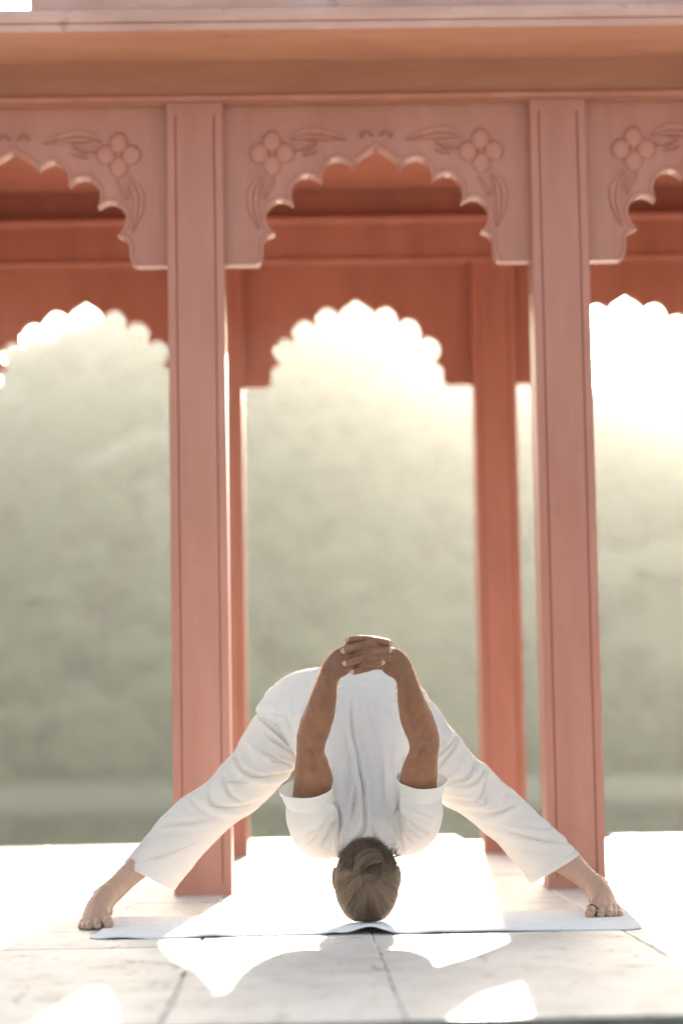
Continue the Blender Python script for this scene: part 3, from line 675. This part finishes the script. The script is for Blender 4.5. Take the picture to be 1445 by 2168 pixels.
# nails: thin domes laid on the finger and toe ends
def nail(name, tip, prev, w_, l_):
    a, p = at(*tip), at(*prev); d = a - p; d /= np.linalg.norm(d); f_ = np.array([0, -1.0, .15]); f_ -= d * (f_ @ d); f_ /= np.linalg.norm(f_); s = np.cross(d, f_)
    k = tip[2] / F; v = []; f = []; n = 7
    for i in range(n):
        for j in range(n):
            x = (i / (n - 1) * 2 - 1); y = (j / (n - 1) * 2 - 1); q = math.sqrt(max(1e-6, 1 - .5 * y * y)); r = math.sqrt(max(1e-6, 1 - .5 * x * x))
            v.append(a + s * x * q * w_ * k + d * (y * r * l_ * k + 1.5 * k) + f_ * k * (w_ * 1.34 - .42 * w_ * x * x - .28 * w_ * y * y))
    f = [(i * n + j, (i + 1) * n + j, (i + 1) * n + j + 1, i * n + j + 1) for i in range(n - 1) for j in range(n - 1)]
    mesh(name, v, f, M_NAIL, body, True)
for c, r in FING[:7]: nail('fingernail', c[3], c[2], r[3] * .74, r[3] * .85)
for tp, pv_, r in [((229.5, 1951.5, 6.303), (229, 1944, 6.33), 9), ((207, 1956, 6.297), (207, 1950, 6.32), 5.6), ((190, 1957, 6.302), (191, 1951, 6.32), 5.2), ((179, 1959, 6.312), (180, 1954, 6.33), 4.4), ((170.5, 1960, 6.327), (172, 1955, 6.34), 4),
                  ((1248, 1930, 6.362), (1250, 1924, 6.39), 9), ((1271, 1933, 6.357), (1272, 1927, 6.38), 5.8), ((1289, 1931, 6.362), (1289, 1925, 6.38), 5.6), ((1300, 1932.5, 6.372), (1300, 1926, 6.39), 4.4), ((1311, 1932, 6.382), (1310, 1926, 6.4), 4.8)]:
    nail('toenail', tp, pv_, r * .8, r * .6)
# black thread tied round the big toe
rc = at(1252.5, 1928, 6.396); V = []; Fc = []; ax = np.array([-.42, -.88, -.18]); ax /= np.linalg.norm(ax); e1 = np.cross(ax, [0, 0, 1.0]); e1 /= np.linalg.norm(e1); e2 = np.cross(ax, e1)
for i in range(28):
    a = 2 * math.pi * i / 28; d = e1 * math.cos(a) + e2 * math.sin(a)
    for j in range(6):
        bq = 2 * math.pi * j / 6; V.append(rc + d * (.0163 + .0013 * math.cos(bq)) + ax * .0013 * math.sin(bq))
Fc = [(i * 6 + j, i * 6 + (j + 1) % 6, ((i + 1) % 28) * 6 + (j + 1) % 6, ((i + 1) % 28) * 6 + j) for i in range(28) for j in range(6)]
mesh('toe_ring', V, Fc, M_BLACK, body, True)

# fuzz of fine hairs on the forearms
V = []; FF = []; T = []; nv = 0
cand = np.where((co[:, 2] > .46) & (co[:, 2] < .70) & (co[:, 1] < 6.3) & ~((body_px[:, 0] > 735) & (body_px[:, 0] < 818)))[0]
cand = cand[RNG.random(len(cand)) < np.clip((co[cand, 2] - .54) / .07, 0, 1) * np.where(nr[cand, 1] < -.6, .22, 1)]
for i in RNG.choice(cand, min(2400, len(cand)), replace=False):
    d = nr[i] * .55 + np.array([RNG.normal(0, .25), RNG.normal(0, .2), .75]); d /= np.linalg.norm(d); L_ = RNG.uniform(.004, .010); s = np.cross(d, nr[i] + .01); s /= np.linalg.norm(s) + 1e-9
    p = co[i]; V += [p - s * .00007, p + s * .00007, p + d * L_ * .6 + nr[i] * .001, p + d * L_]; FF += [(nv, nv + 1, nv + 2), (nv, nv + 2, nv + 3), (nv + 1, nv + 3, nv + 2)]; nv += 4
m, t, p = mat('arm_hair_brown'); p.inputs['Base Color'].default_value = (.10, .06, .035, 1)
tr_ = N(t, 'ShaderNodeBsdfTranslucent'); tr_.inputs[0].default_value = (.75, .5, .3, 1); mx_ = N(t, 'ShaderNodeMixShader'); mx_.inputs[0].default_value = .5
t.links.new(p.outputs[0], mx_.inputs[1]); t.links.new(tr_.outputs[0], mx_.inputs[2]); t.links.new(mx_.outputs[0], t.nodes['Material Output'].inputs[0])
ah = mesh('arm_hair', V, FF, m, body); attr(ah, 'tone', np.full(nv, .3))

# ---- trousers
LEG_L = [((262, 1827), (370, 1883), 6.60, 58), ((280, 1803), (383, 1865), 6.605, 58), ((300, 1779), (397, 1846), 6.61, 58), ((340, 1735), (432, 1804), 6.62, 60), ((385, 1691), (473, 1765), 6.635, 62), ((430, 1660), (517, 1729), 6.65, 66), ((470, 1617), (560, 1695), 6.67, 70),
         ((497, 1588), (600, 1656), 6.69, 72), ((520, 1545), (625, 1628), 6.71, 76), ((545, 1512), (655, 1600), 6.73, 78), ((585, 1472), (700, 1560), 6.75, 78), ((650, 1445), (750, 1540), 6.77, 74)]
LEG_R = [((1224, 1808), (1120, 1869), 6.64, 58), ((1207, 1789), (1108, 1848), 6.645, 58), ((1190, 1771), (1093, 1827), 6.65, 58), ((1150, 1733), (1058, 1788), 6.66, 60), ((1105, 1693), (1015, 1751), 6.675, 62), ((1062, 1656), (975, 1721), 6.69, 66), ((1030, 1626), (938, 1697), 6.705, 70),
         ((1001, 1606), (903, 1662), 6.72, 72), ((980, 1580), (885, 1628), 6.74, 76), ((954, 1542), (865, 1590), 6.75, 78), ((918, 1492), (830, 1555), 6.76, 78), ((865, 1450), (770, 1535), 6.77, 74)]
FOLD_L = [([(520, 1643), (548, 1647), (579, 1645), (608, 1637), (624, 1627)], 7, 5, 'v'), ([(497, 1599), (506, 1621), (517, 1633), (539, 1643), (560, 1646)], 7, 5.5, 'v'), ([(471, 1641), (477, 1666), (489, 1685), (506, 1696)], 7, 6, 'v'),
          ([(442, 1676), (444, 1697), (460, 1708), (489, 1713), (523, 1707), (550, 1695)], 8, 7, 'v'), ([(475, 1653), (500, 1656), (524, 1653)], 6, 3, 'v'),
          ([(300, 1822), (318, 1819), (340, 1814), (371, 1803), (418, 1783)], 6, 3.2, 'r'), ([(340, 1748), (366, 1744), (403, 1744), (445, 1733)], 7, 4, 'v'), ([(320, 1768), (360, 1768), (400, 1762)], 8, 2.5, 'v'), ([(300, 1800), (345, 1795), (390, 1782)], 8, 2.5, 'ridge'),
          ([(545, 1513), (573, 1541), (596, 1561), (615, 1580)], 6, 7, 'v'), ([(560, 1552), (578, 1566), (600, 1580), (630, 1598)], 7, 4.5, 'v'), ([(548, 1585), (570, 1598), (592, 1607)], 6, 4, 'v'), ([(575, 1611), (596, 1614), (624, 1624)], 5, 4, 'v'), ([(582, 1606), (604, 1610), (626, 1612)], 5, 2.5, 'ridge'),
          ([(520, 1560), (535, 1590), (555, 1615)], 9, 3.0, 'ridge'), ([(455, 1655), (462, 1690)], 7, 3, 'ridge'), ([(405, 1690), (430, 1720), (470, 1738)], 8, 3, 'v'), ([(380, 1712), (405, 1738)], 8, 2.5, 'ridge'), ([(560, 1625), (590, 1632), (620, 1622)], 5, 2.5, 'ridge')]
FOLD_R = [([(962, 1558), (950, 1580), (928, 1599)], 6, 5.5, 'v'), ([(964, 1566), (953, 1594), (928, 1625)], 6, 5, 'v'), ([(1002, 1616), (996, 1639), (980, 1652), (941, 1658)], 7, 6, 'v'), ([(1024, 1630), (1015, 1648), (996, 1662), (961, 1665)], 7, 5.5, 'v'),
          ([(1026, 1637), (1021, 1670), (1008, 1700)], 6, 5.5, 'l'), ([(1031, 1684), (1025, 1701), (1006, 1701)], 5, 4.5, 'v'), ([(928, 1682), (957, 1693), (996, 1699), (1011, 1699)], 6, 5, 'v'), ([(994, 1717), (1025, 1726), (1054, 1722), (1076, 1709)], 7, 6, 'v'),
          ([(1050, 1754), (1105, 1770), (1146, 1781), (1206, 1784)], 7, 5.5, 'v'), ([(1050, 1725), (1068, 1717), (1090, 1704)], 6, 4.5, 'v'), ([(1080, 1742), (1120, 1752), (1165, 1752)], 8, 3, 'v'), ([(1062, 1690), (1075, 1682), (1095, 1690)], 6, 4, 'v'), ([(985, 1600), (975, 1630), (950, 1645)], 8, 3, 'ridge'),
          ([(1100, 1800), (1140, 1810), (1185, 1806)], 9, 2.5, 'v'), ([(945, 1540), (950, 1565)], 6, 4, 'ridge'), ([(1040, 1665), (1055, 1690), (1050, 1712)], 7, 3, 'ridge')]
NU, NV = 128, 330
TV = []; TF = []; base = 0
for st, folds, sdn in ((LEG_L, FOLD_L, 3), (LEG_R, FOLD_R, 8)):
    A = catmull([s[0] for s in st], NV); B = catmull([s[1] for s in st], NV); D = catmull([(s[2], s[3]) for s in st], NV)
    if st is LEG_R: A, B = B, A
    ang = np.linspace(0, 2 * math.pi, NU, endpoint=False); P = np.zeros((NV, NU, 3))
    for i in range(NV):
        a3, b3 = at(A[i, 0], A[i, 1], D[i, 0]), at(B[i, 0], B[i, 1], D[i, 0]); c = (a3 + b3) / 2; h = (a3 - b3) / 2; k = D[i, 0] / F
        cs, sn = np.cos(ang), np.sin(ang); e = .85
        P[i] = c + np.outer(np.sign(cs) * np.abs(cs) ** e, h) + np.outer(np.sign(sn) * np.abs(sn) ** e, [0, D[i, 1] * k, 0])
    P = P.reshape(-1, 3); i4 = np.arange(NV * NU).reshape(NV, NU); nxt = np.roll(i4, -1, 1)
    f = np.stack([i4[:-1], nxt[:-1], nxt[1:], i4[1:]], -1).reshape(-1, 4)
    px = to_px(P)
    tm = bpy.data.meshes.new('t'); tm.from_pydata(P.tolist(), [], f.tolist()); tm.update(); n_ = normals(tm); bpy.data.meshes.remove(tm)
    cen = np.repeat(P.reshape(NV, NU, 3).mean(1), NU, 0); flip = np.sign(((P - cen) * n_).sum(1))[:, None]; n_ = n_ * flip
    vpos = np.repeat(np.arange(NV) / (NV - 1), NU)
    fr_ = np.clip(-n_[:, 1] * 1.6 + .55, 0, 1)
    d = fold_field(px, folds) * fr_ * 2.5
    d += (.0022 * fbm(P * [1.0, 1, 1.6], 13, sdn, 3) + .0045 * vnoise(P + fbm(P, 9, sdn + 5, 1)[:, None] * .03, 9, sdn + 3)) * np.clip((vpos - .02) * 9, .15, 1)
    sx_ = -1 if st is LEG_R else 1; ob = np.stack([P[:, 0] * .8 + sx_ * P[:, 2] * .6, P[:, 1], -sx_ * P[:, 0] * .6 + P[:, 2] * .8], 1); bl_ = np.abs(vnoise(ob * [.55, .8, 1.6] + fbm(P, 8, sdn, 1)[:, None] * .06, 10, sdn + 9)); d += .011 * (np.minimum(bl_, .45) - .25) * np.clip((vpos - .05) * 4, 0, 1) * fr_
    hem = vpos < .045; d += np.where(hem, .0012, 0) - .0012 * np.exp(-((vpos - .045) / .0025) ** 2)
    d = np.where(vpos < .14, np.maximum(d, -.0012), d)
    P = P + n_ * d[:, None]
    TV.append(P); TF.append(f + base); base += len(P)
mb = Clay(); mb.tube([(660, 1500, 6.77), (752, 1490, 6.78), (850, 1500, 6.77)], [62, 74, 62], [66, 74, 66], 32)
TV.append(np.array(mb.mb.v)); tri = [tuple(i + base for i in q) for q in mb.mb.f]
tr = mesh('trousers', np.vstack(TV), list(map(tuple, np.vstack(TF))) + tri, M_TROUS, person, True)
# ---- shirt
c = Clay()
ST = [(1413, 668, 790, 6.765, 50), (1422, 626, 846, 6.765, 78), (1437, 594, 872, 6.76, 95), (1455, 571, 886, 6.75, 104), (1475, 556, 900, 6.74, 110), (1497, 540, 914, 6.73, 112), (1512, 546, 922, 6.72, 112), (1540, 578, 926, 6.70, 108), (1570, 606, 920, 6.67, 104), (1600, 625, 908, 6.64, 100),
      (1640, 640, 902, 6.60, 96), (1690, 642, 900, 6.55, 92), (1740, 634, 908, 6.50, 86), (1775, 640, 904, 6.47, 76), (1797, 668, 880, 6.455, 60), (1808, 700, 856, 6.45, 40)]
stt = catmull([s for s in ST], 90); n = 64; V = []
for y, xl, xr, Yc, rb in stt:
    a3, b3 = at(xl, y, Yc), at(xr, y, Yc); k = Yc / F; cc = (a3 + b3) / 2; hw = np.linalg.norm(b3 - a3) / 2
    for j in range(n):
        a = 2 * math.pi * j / n; cs, sn = math.cos(a), math.sin(a); e = .82
        V.append(cc + np.array([hw * math.copysign(abs(cs) ** e, cs), rb * k * math.copysign(abs(sn) ** e, sn), 0]))
m_ = len(stt); f = [(i * n + j, i * n + (j + 1) % n, (i + 1) * n + (j + 1) % n, (i + 1) * n + j) for i in range(m_ - 1) for j in range(n)] + [tuple(reversed(range(n))), tuple(range((m_ - 1) * n, m_ * n))]
c.mb.add(V, f)
c.tube([(720, 1770, 6.45), (672, 1768, 6.425), (655, 1735, 6.39), (657, 1712, 6.328), (656, 1691, 6.316)], [42, 48, 49, 50, 50], [44, 46, 48, 50, 50], 28, cap=.1)
c.tube([(820, 1768, 6.45), (872, 1760, 6.425), (888, 1728, 6.39), (889, 1698, 6.328), (891, 1674, 6.316)], [42, 47, 47, 45, 45], [44, 46, 48, 48, 48], 28, cap=.1)
c.tube([(715, 1800, 6.44), (775, 1800, 6.41), (845, 1795, 6.44)], [14, 16, 14], [20, 30, 20], 18)
me = c.fuse('shirt', .003); smooth(me, 14, .5)
FOLD_S = [([(744, 1488), (743, 1527), (748, 1564), (759, 1601)], 7, 6.5, 'v'), ([(750, 1462), (764, 1517), (777, 1564), (792, 1606)], 8, 4.5, 'ridge'), ([(757, 1596), (761, 1630), (768, 1664), (771, 1700)], 6, 9, 'v'), ([(769, 1690), (772, 1718), (770, 1758), (750, 1783)], 6.5, 8, 'v'),
          ([(754, 1670), (748, 1705), (742, 1734)], 6, 6, 'v'), ([(704, 1698), (714, 1712), (719, 1747), (717, 1779), (723, 1812)], 7, 9, 'v'), ([(697, 1727), (685, 1750), (659, 1779), (638, 1791)], 5.5, 5, 'v'), ([(694, 1732), (672, 1755), (652, 1769)], 5, 4, 'v'), ([(700, 1742), (690, 1772), (682, 1800)], 6, 5, 'v'),
          ([(844, 1682), (846, 1718), (848, 1758), (852, 1796)], 7, 9, 'v'), ([(851, 1716), (864, 1747), (892, 1775)], 5, 5, 'v'), ([(856, 1722), (877, 1747), (912, 1769)], 5, 4.5, 'v'), ([(853, 1730), (859, 1758), (870, 1784)], 5, 4.5, 'v'), ([(858, 1706), (885, 1722), (915, 1732)], 5, 2.5, 'v'),
          ([(788, 1755), (798, 1779), (805, 1793)], 6, 6, 'v'), ([(832, 1752), (843, 1774), (846, 1797)], 6, 6, 'v'), ([(735, 1752), (728, 1780), (730, 1806)], 6, 5.5, 'v'), ([(786, 1650), (784, 1672), (779, 1695)], 7, 4, 'ridge'), ([(730, 1560), (736, 1610), (742, 1660)], 9, 2.5, 'v'), ([(805, 1560), (812, 1620), (815, 1690)], 10, 2.5, 'v'), ([(822, 1600), (826, 1660), (830, 1720)], 8, 3.5, 'ridge'), ([(712, 1580), (716, 1640), (724, 1700)], 8, 3.5, 'ridge'),
          ([(772, 1523), (800, 1519), (825, 1523), (848, 1537)], 5, 1.6, 'ridge'), ([(575, 1508), (590, 1516), (600, 1513)], 5, 4, 'v'), ([(600, 1500), (612, 1535), (622, 1570)], 7, 4, 'v'), ([(545, 1503), (556, 1497), (572, 1490)], 5, 4, 'ridge'),
          ([(900, 1480), (915, 1505), (925, 1530)], 6, 4, 'v'), ([(905, 1500), (898, 1540), (888, 1570)], 8, 4, 'v'), ([(640, 1440), (660, 1500), (672, 1560)], 12, 2.5, 'ridge'), ([(860, 1590), (852, 1640), (850, 1680)], 8, 4, 'v'), ([(700, 1610), (704, 1650), (706, 1690)], 8, 4, 'v')]
for _pass in range(1):
    co = get_co(me); nr = normals(me); px = to_px(co)
    sleeve = (px[:, 1] > 1655) & ((px[:, 0] < 712) | (px[:, 0] > 842))
    d = 2.5 * fold_field(px, FOLD_S) * np.clip(-nr[:, 1] * 1.8 + .5, 0, 1)
    d += .0022 * fbm(co * [1.8, 1, .6], 18, 41, 3) + .003 * vnoise(co * [1.5, 1, .6], 9, 43) * (1 - .6 * sleeve)
    bl_ = np.abs(vnoise(co * [3.2, 1.0, .45] + fbm(co, 10, 61, 1)[:, None] * .05, 11, 51)); d += .0075 * (np.minimum(bl_, .5) - .3) * np.where(sleeve, .35, 1) * (px[:, 1] > 1450)
    # yoke: doubled cloth below a curved seam
    seam = np.interp(px[:, 0], [700, 722, 748, 780, 817, 844, 870], [1762, 1748, 1730, 1720, 1731, 1745, 1760])
    yk = (px[:, 0] > 716) & (px[:, 0] < 848) & (nr[:, 1] < 0)
    d += np.where(yk, .0028 * np.clip((px[:, 1] - seam) / 2.0, 0, 1) - .0030 * np.exp(-((px[:, 1] - seam) / 2.5) ** 2), 0)
    set_co(me, co + nr * d[:, None])
smooth(me, 1, .4)
me.materials.append(M_SHIRT); me.polygons.foreach_set('use_smooth', [True] * len(me.polygons))
shirt = link(bpy.data.objects.new('shirt', me), person)
def cuff(cx, cy, Yc, hw, tilt, lean, sd_):
    """open turned-up band at the sleeve end"""
    n = 96; ax = np.array([lean, -.36, .93]); ax /= np.linalg.norm(ax); s = np.cross(ax, [0, 1.0, 0]); s[2] += tilt; s -= ax * (s @ ax); s /= np.linalg.norm(s); e = np.cross(ax, s)
    k = Yc / F; c0 = at(cx, cy, Yc); V = []
    rows = [(-40, .76), (-32, .79), (-24, .83), (-17, .865), (-12.4, .895), (-11.8, .95), (-10.8, .972), (-8, .982), (-5, .992), (-1.0, 1.0), (0, .99), (-1.0, .98), (-6, .966), (-14, .92), (-24, .88), (-36, .82)]
    for h, r in rows:
        for j in range(n):
            a = 2 * math.pi * j / n; wob = 1 + .02 * math.sin(3 * a + sd_) + .012 * math.sin(7 * a + 2 * sd_)
            V.append(c0 + ax * (h + 1.5 * math.sin(2 * a + sd_)) * k + (s * math.cos(a) * hw + e * math.sin(a) * hw * 1.0) * r * wob * k)
    m = len(rows); f = [(i * n + j, i * n + (j + 1) % n, (i + 1) * n + (j + 1) % n, (i + 1) * n + j) for i in range(m - 1) for j in range(n)]
    mesh('sleeve_cuff', V, f, M_SHIRT, shirt, True)
cuff(648, 1667, 6.292, 57, .06, -.10, 1.0)
cuff(893, 1649, 6.292, 54.5, .10, .06, 2.2)

# ---- hair: cap, strands swept to a knot, loose curls
def head_pt(a, rho):
    """a: angle round the back of the head, rho: 0 centre .. 1 silhouette .. beyond: wraps to the far side"""
    ct, st = math.cos(a), math.sin(a); kk = min(rho, 2 - rho); dep = math.sqrt(max(0, 1 - kk * kk)) * (1 if rho > 1 else -1)
    ct = math.copysign(abs(ct) ** (.86 if st > 0 else .74), ct); st = math.copysign(abs(st) ** (.86 if st > 0 else .80), st); rx = .0825 * (1 - .10 * max(0, st) - .06 * max(0, -st) ** 2); rz = .112 if st > 0 else .110
    return np.array([hx + rx * kk * ct * (1 + .05 * (1 - abs(st))), hy - .006 + .102 * dep, max(.0075, .112 + rz * kk * st)])
V = []; f = []; n = 72; rr = np.linspace(0.001, 1.16, 34)
for r in rr: V += [head_pt(2 * math.pi * j / n, r) for j in range(n)]
f = [(i * n + j, (i + 1) * n + j, (i + 1) * n + (j + 1) % n, i * n + (j + 1) % n) for i in range(len(rr) - 1) for j in range(n)]
hair = mesh('hair', V, f, M_HAIR, person, True); hv = np.array(V); attr(hair, 'tone', .40 + .10 * RNG.random(len(V)) - .30 * np.clip((hv[:, 2] - .172) / .03, 0, 1))
def strands(name, curves, radii, tones, parent, sides=3):
    V = []; FF = []; T = []; b0 = 0
    for c, r, tn in zip(curves, radii, tones):
        c = np.array(c); m = len(c); tg = np.gradient(c, axis=0); tg /= np.linalg.norm(tg, axis=1)[:, None] + 1e-9
        s = np.cross(tg, [0.13, .9, .4]); s /= np.linalg.norm(s, axis=1)[:, None] + 1e-9; e = np.cross(tg, s)
        w_ = r * np.sin(np.linspace(.25, math.pi - .12, m)) ** .5
        for i in range(m):
            for j in range(sides):
                a = 2 * math.pi * j / sides; V.append(c[i] + s[i] * w_[i] * math.cos(a) + e[i] * w_[i] * math.sin(a))
        FF += [(b0 + i * sides + j, b0 + i * sides + (j + 1) % sides, b0 + (i + 1) * sides + (j + 1) % sides, b0 + (i + 1) * sides + j) for i in range(m - 1) for j in range(sides)]
        b0 += m * sides; T += [tn] * (m * sides)
    o = mesh(name, V, FF, M_HAIR, parent, True); attr(o, 'tone', np.clip(T, 0, 1)); return o
kb = (math.pi / 2, .16)     # the knot sits a little above the middle
cur = []; rad = []; ton = []
for k in range(4800):
    a = RNG.uniform(0, 2 * math.pi); st = RNG.uniform(.75, 1.14) if RNG.random() < .75 else RNG.uniform(.35, .9)
    ex, ey = RNG.normal(0, .05), .24 + RNG.normal(0, .05); sx, sy = st * math.cos(a), st * math.sin(a); bow = RNG.normal(0, .035); pts = []
    lift = RNG.uniform(.0, .0035); cl = .5 + .5 * math.sin(a * 23 + 3 * math.sin(a * 7)); tn = .34 + .30 * cl + RNG.normal(0, .2) - .26 * max(0, min(1, (sy - .62) / .25))
    for t in np.linspace(0, 1, 12):
        u_ = sx + (ex - sx) * t; v_ = sy + (ey - sy) * t; nrm = math.hypot(sx - ex, sy - ey) + 1e-6
        u_ += -(sy - ey) / nrm * bow * math.sin(math.pi * t); v_ += (sx - ex) / nrm * bow * math.sin(math.pi * t)
        q = head_pt(math.atan2(v_, u_), math.hypot(u_, v_)); cdir = q - np.array([hx, hy, .112]); cdir /= np.linalg.norm(cdir)
        pts.append(q + cdir * (lift * math.sin(math.pi * min(1, t * 1.6 + .04) * .5) - .0012 * (1 - t) ** 6) if q[2] > .012 else q + np.array([0, cdir[1] * .002, 0]))
    cur.append(pts); rad.append(RNG.uniform(.0004, .0010)); ton.append(tn)
strands('hair_strands', cur, rad, ton, hair)
# knot: two coiled bundles
def bundle(path, R0, count, tone):
    c = np.array([at(*p) for p in path]); c = catmull(c, 22); tg = np.gradient(c, axis=0); tg /= np.linalg.norm(tg, axis=1)[:, None]
    s = np.cross(tg, [0, 1.0, 0]); s /= np.linalg.norm(s, axis=1)[:, None]; e = np.cross(s, tg); cs_, rs, ts = [], [], []
    for k in range(int(count * 1.7)):
        a0 = RNG.uniform(0, 2 * math.pi); rr_ = R0 * math.sqrt(RNG.random()) ** .5; tw = RNG.uniform(.8, 1.5); prof = np.sin(np.linspace(.35, math.pi - .3, 22)) ** .4
        ang = a0 + tw * np.linspace(0, 1, 22); cs_.append(c + (s * np.cos(ang)[:, None] + e * np.sin(ang)[:, None]) * (rr_ * prof)[:, None]); rs.append(RNG.uniform(.0004, .0009)); ts.append(tone + .14 * math.sin(a0 * 3) + RNG.normal(0, .16))
    return cs_, rs, ts
ks = [bundle([(757, 1848, 6.252), (765, 1829, 6.234), (784, 1817, 6.226), (807, 1816, 6.238)], .0160, 230, .42),
      bundle([(755, 1836, 6.252), (760, 1814, 6.240), (778, 1803, 6.234), (802, 1805, 6.244)], .0105, 150, .33),
      bundle([(768, 1846, 6.250), (778, 1858, 6.236), (794, 1857, 6.230), (804, 1838, 6.238)], .0140, 200, .50),
      bundle([(800, 1852, 6.246), (811, 1836, 6.244), (809, 1814, 6.250)], .006, 60, .30), bundle([(748, 1842, 6.268), (744, 1822, 6.262), (752, 1804, 6.262)], .006, 60, .24)]
bun = strands('bun', sum([k[0] for k in ks], []), sum([k[1] for k in ks], []), sum([k[2] for k in ks], []), hair)
# dark loose curls at the nape and by the ear
cur = []; rad = []; ton = []
for k in range(2000):
    x0 = RNG.uniform(722, 840); edge_ = abs(x0 - 781) / 60; p0 = np.array([x0, RNG.uniform(1806, 1842) - 6 * (1 - edge_), RNG.uniform(6.255, 6.34)])
    aim = -math.pi / 2 + RNG.normal(0, .55) + (x0 - 781) / 160; L_ = RNG.uniform(10, 24) * (1 if edge_ < .75 else .8); bend = RNG.normal(0, 2.4); q = p0.copy(); pts = [at(*q)]
    for t in range(11):
        aim += bend * .16; q = q + np.array([math.cos(aim), math.sin(aim), RNG.normal(0, .0006)]) * np.array([L_ / 11, L_ / 11, 1]); q[1] = max(q[1], 1782 + 5 * math.sin(x0 * .7)); q[0] = min(max(q[0], 716), 848); pts.append(at(*q))
    cur.append(pts); rad.append(RNG.uniform(.00022, .0006)); ton.append(RNG.uniform(.0, .3) + .12 * (x0 > 828))
strands('loose_curl', cur, rad, ton, hair)

# flyaway hairs lit from behind
cur = []; rad = []
for k in range(380):
    a = RNG.uniform(-.5, math.pi + .5) if RNG.random() < .55 else RNG.uniform(0, 2 * math.pi); q = head_pt(a, RNG.uniform(.93, 1.1)); c0 = np.array([hx, hy, .112]); n_ = q - c0; n_ /= np.linalg.norm(n_)
    tdir = np.cross(n_, [0, 1.0, 0]) * RNG.choice([-1, 1]) + n_ * RNG.uniform(.05, .5) + RNG.normal(0, .25, 3); tdir /= np.linalg.norm(tdir); L_ = RNG.uniform(.012, .034); pts = [q + n_ * .001]
    for t in range(8):
        tdir = tdir - n_ * .10 + RNG.normal(0, .08, 3); tdir /= np.linalg.norm(tdir); p_ = pts[-1] + tdir * L_ / 8; p_[2] = max(p_[2], .008); pts.append(p_)
    cur.append(pts); rad.append(RNG.uniform(.00022, .00045))
fl_ = strands('flyaway_hair', cur, rad, [.5] * len(cur), hair); fl_.data.materials.clear(); fl_.data.materials.append(ah.data.materials[0])
for o_ in hair.children:
    if o_.name.split('.')[0] in ('hair_strands', 'loose_curl', 'flyaway_hair'): o_['kind'] = 'stuff'
ah['kind'] = 'stuff'
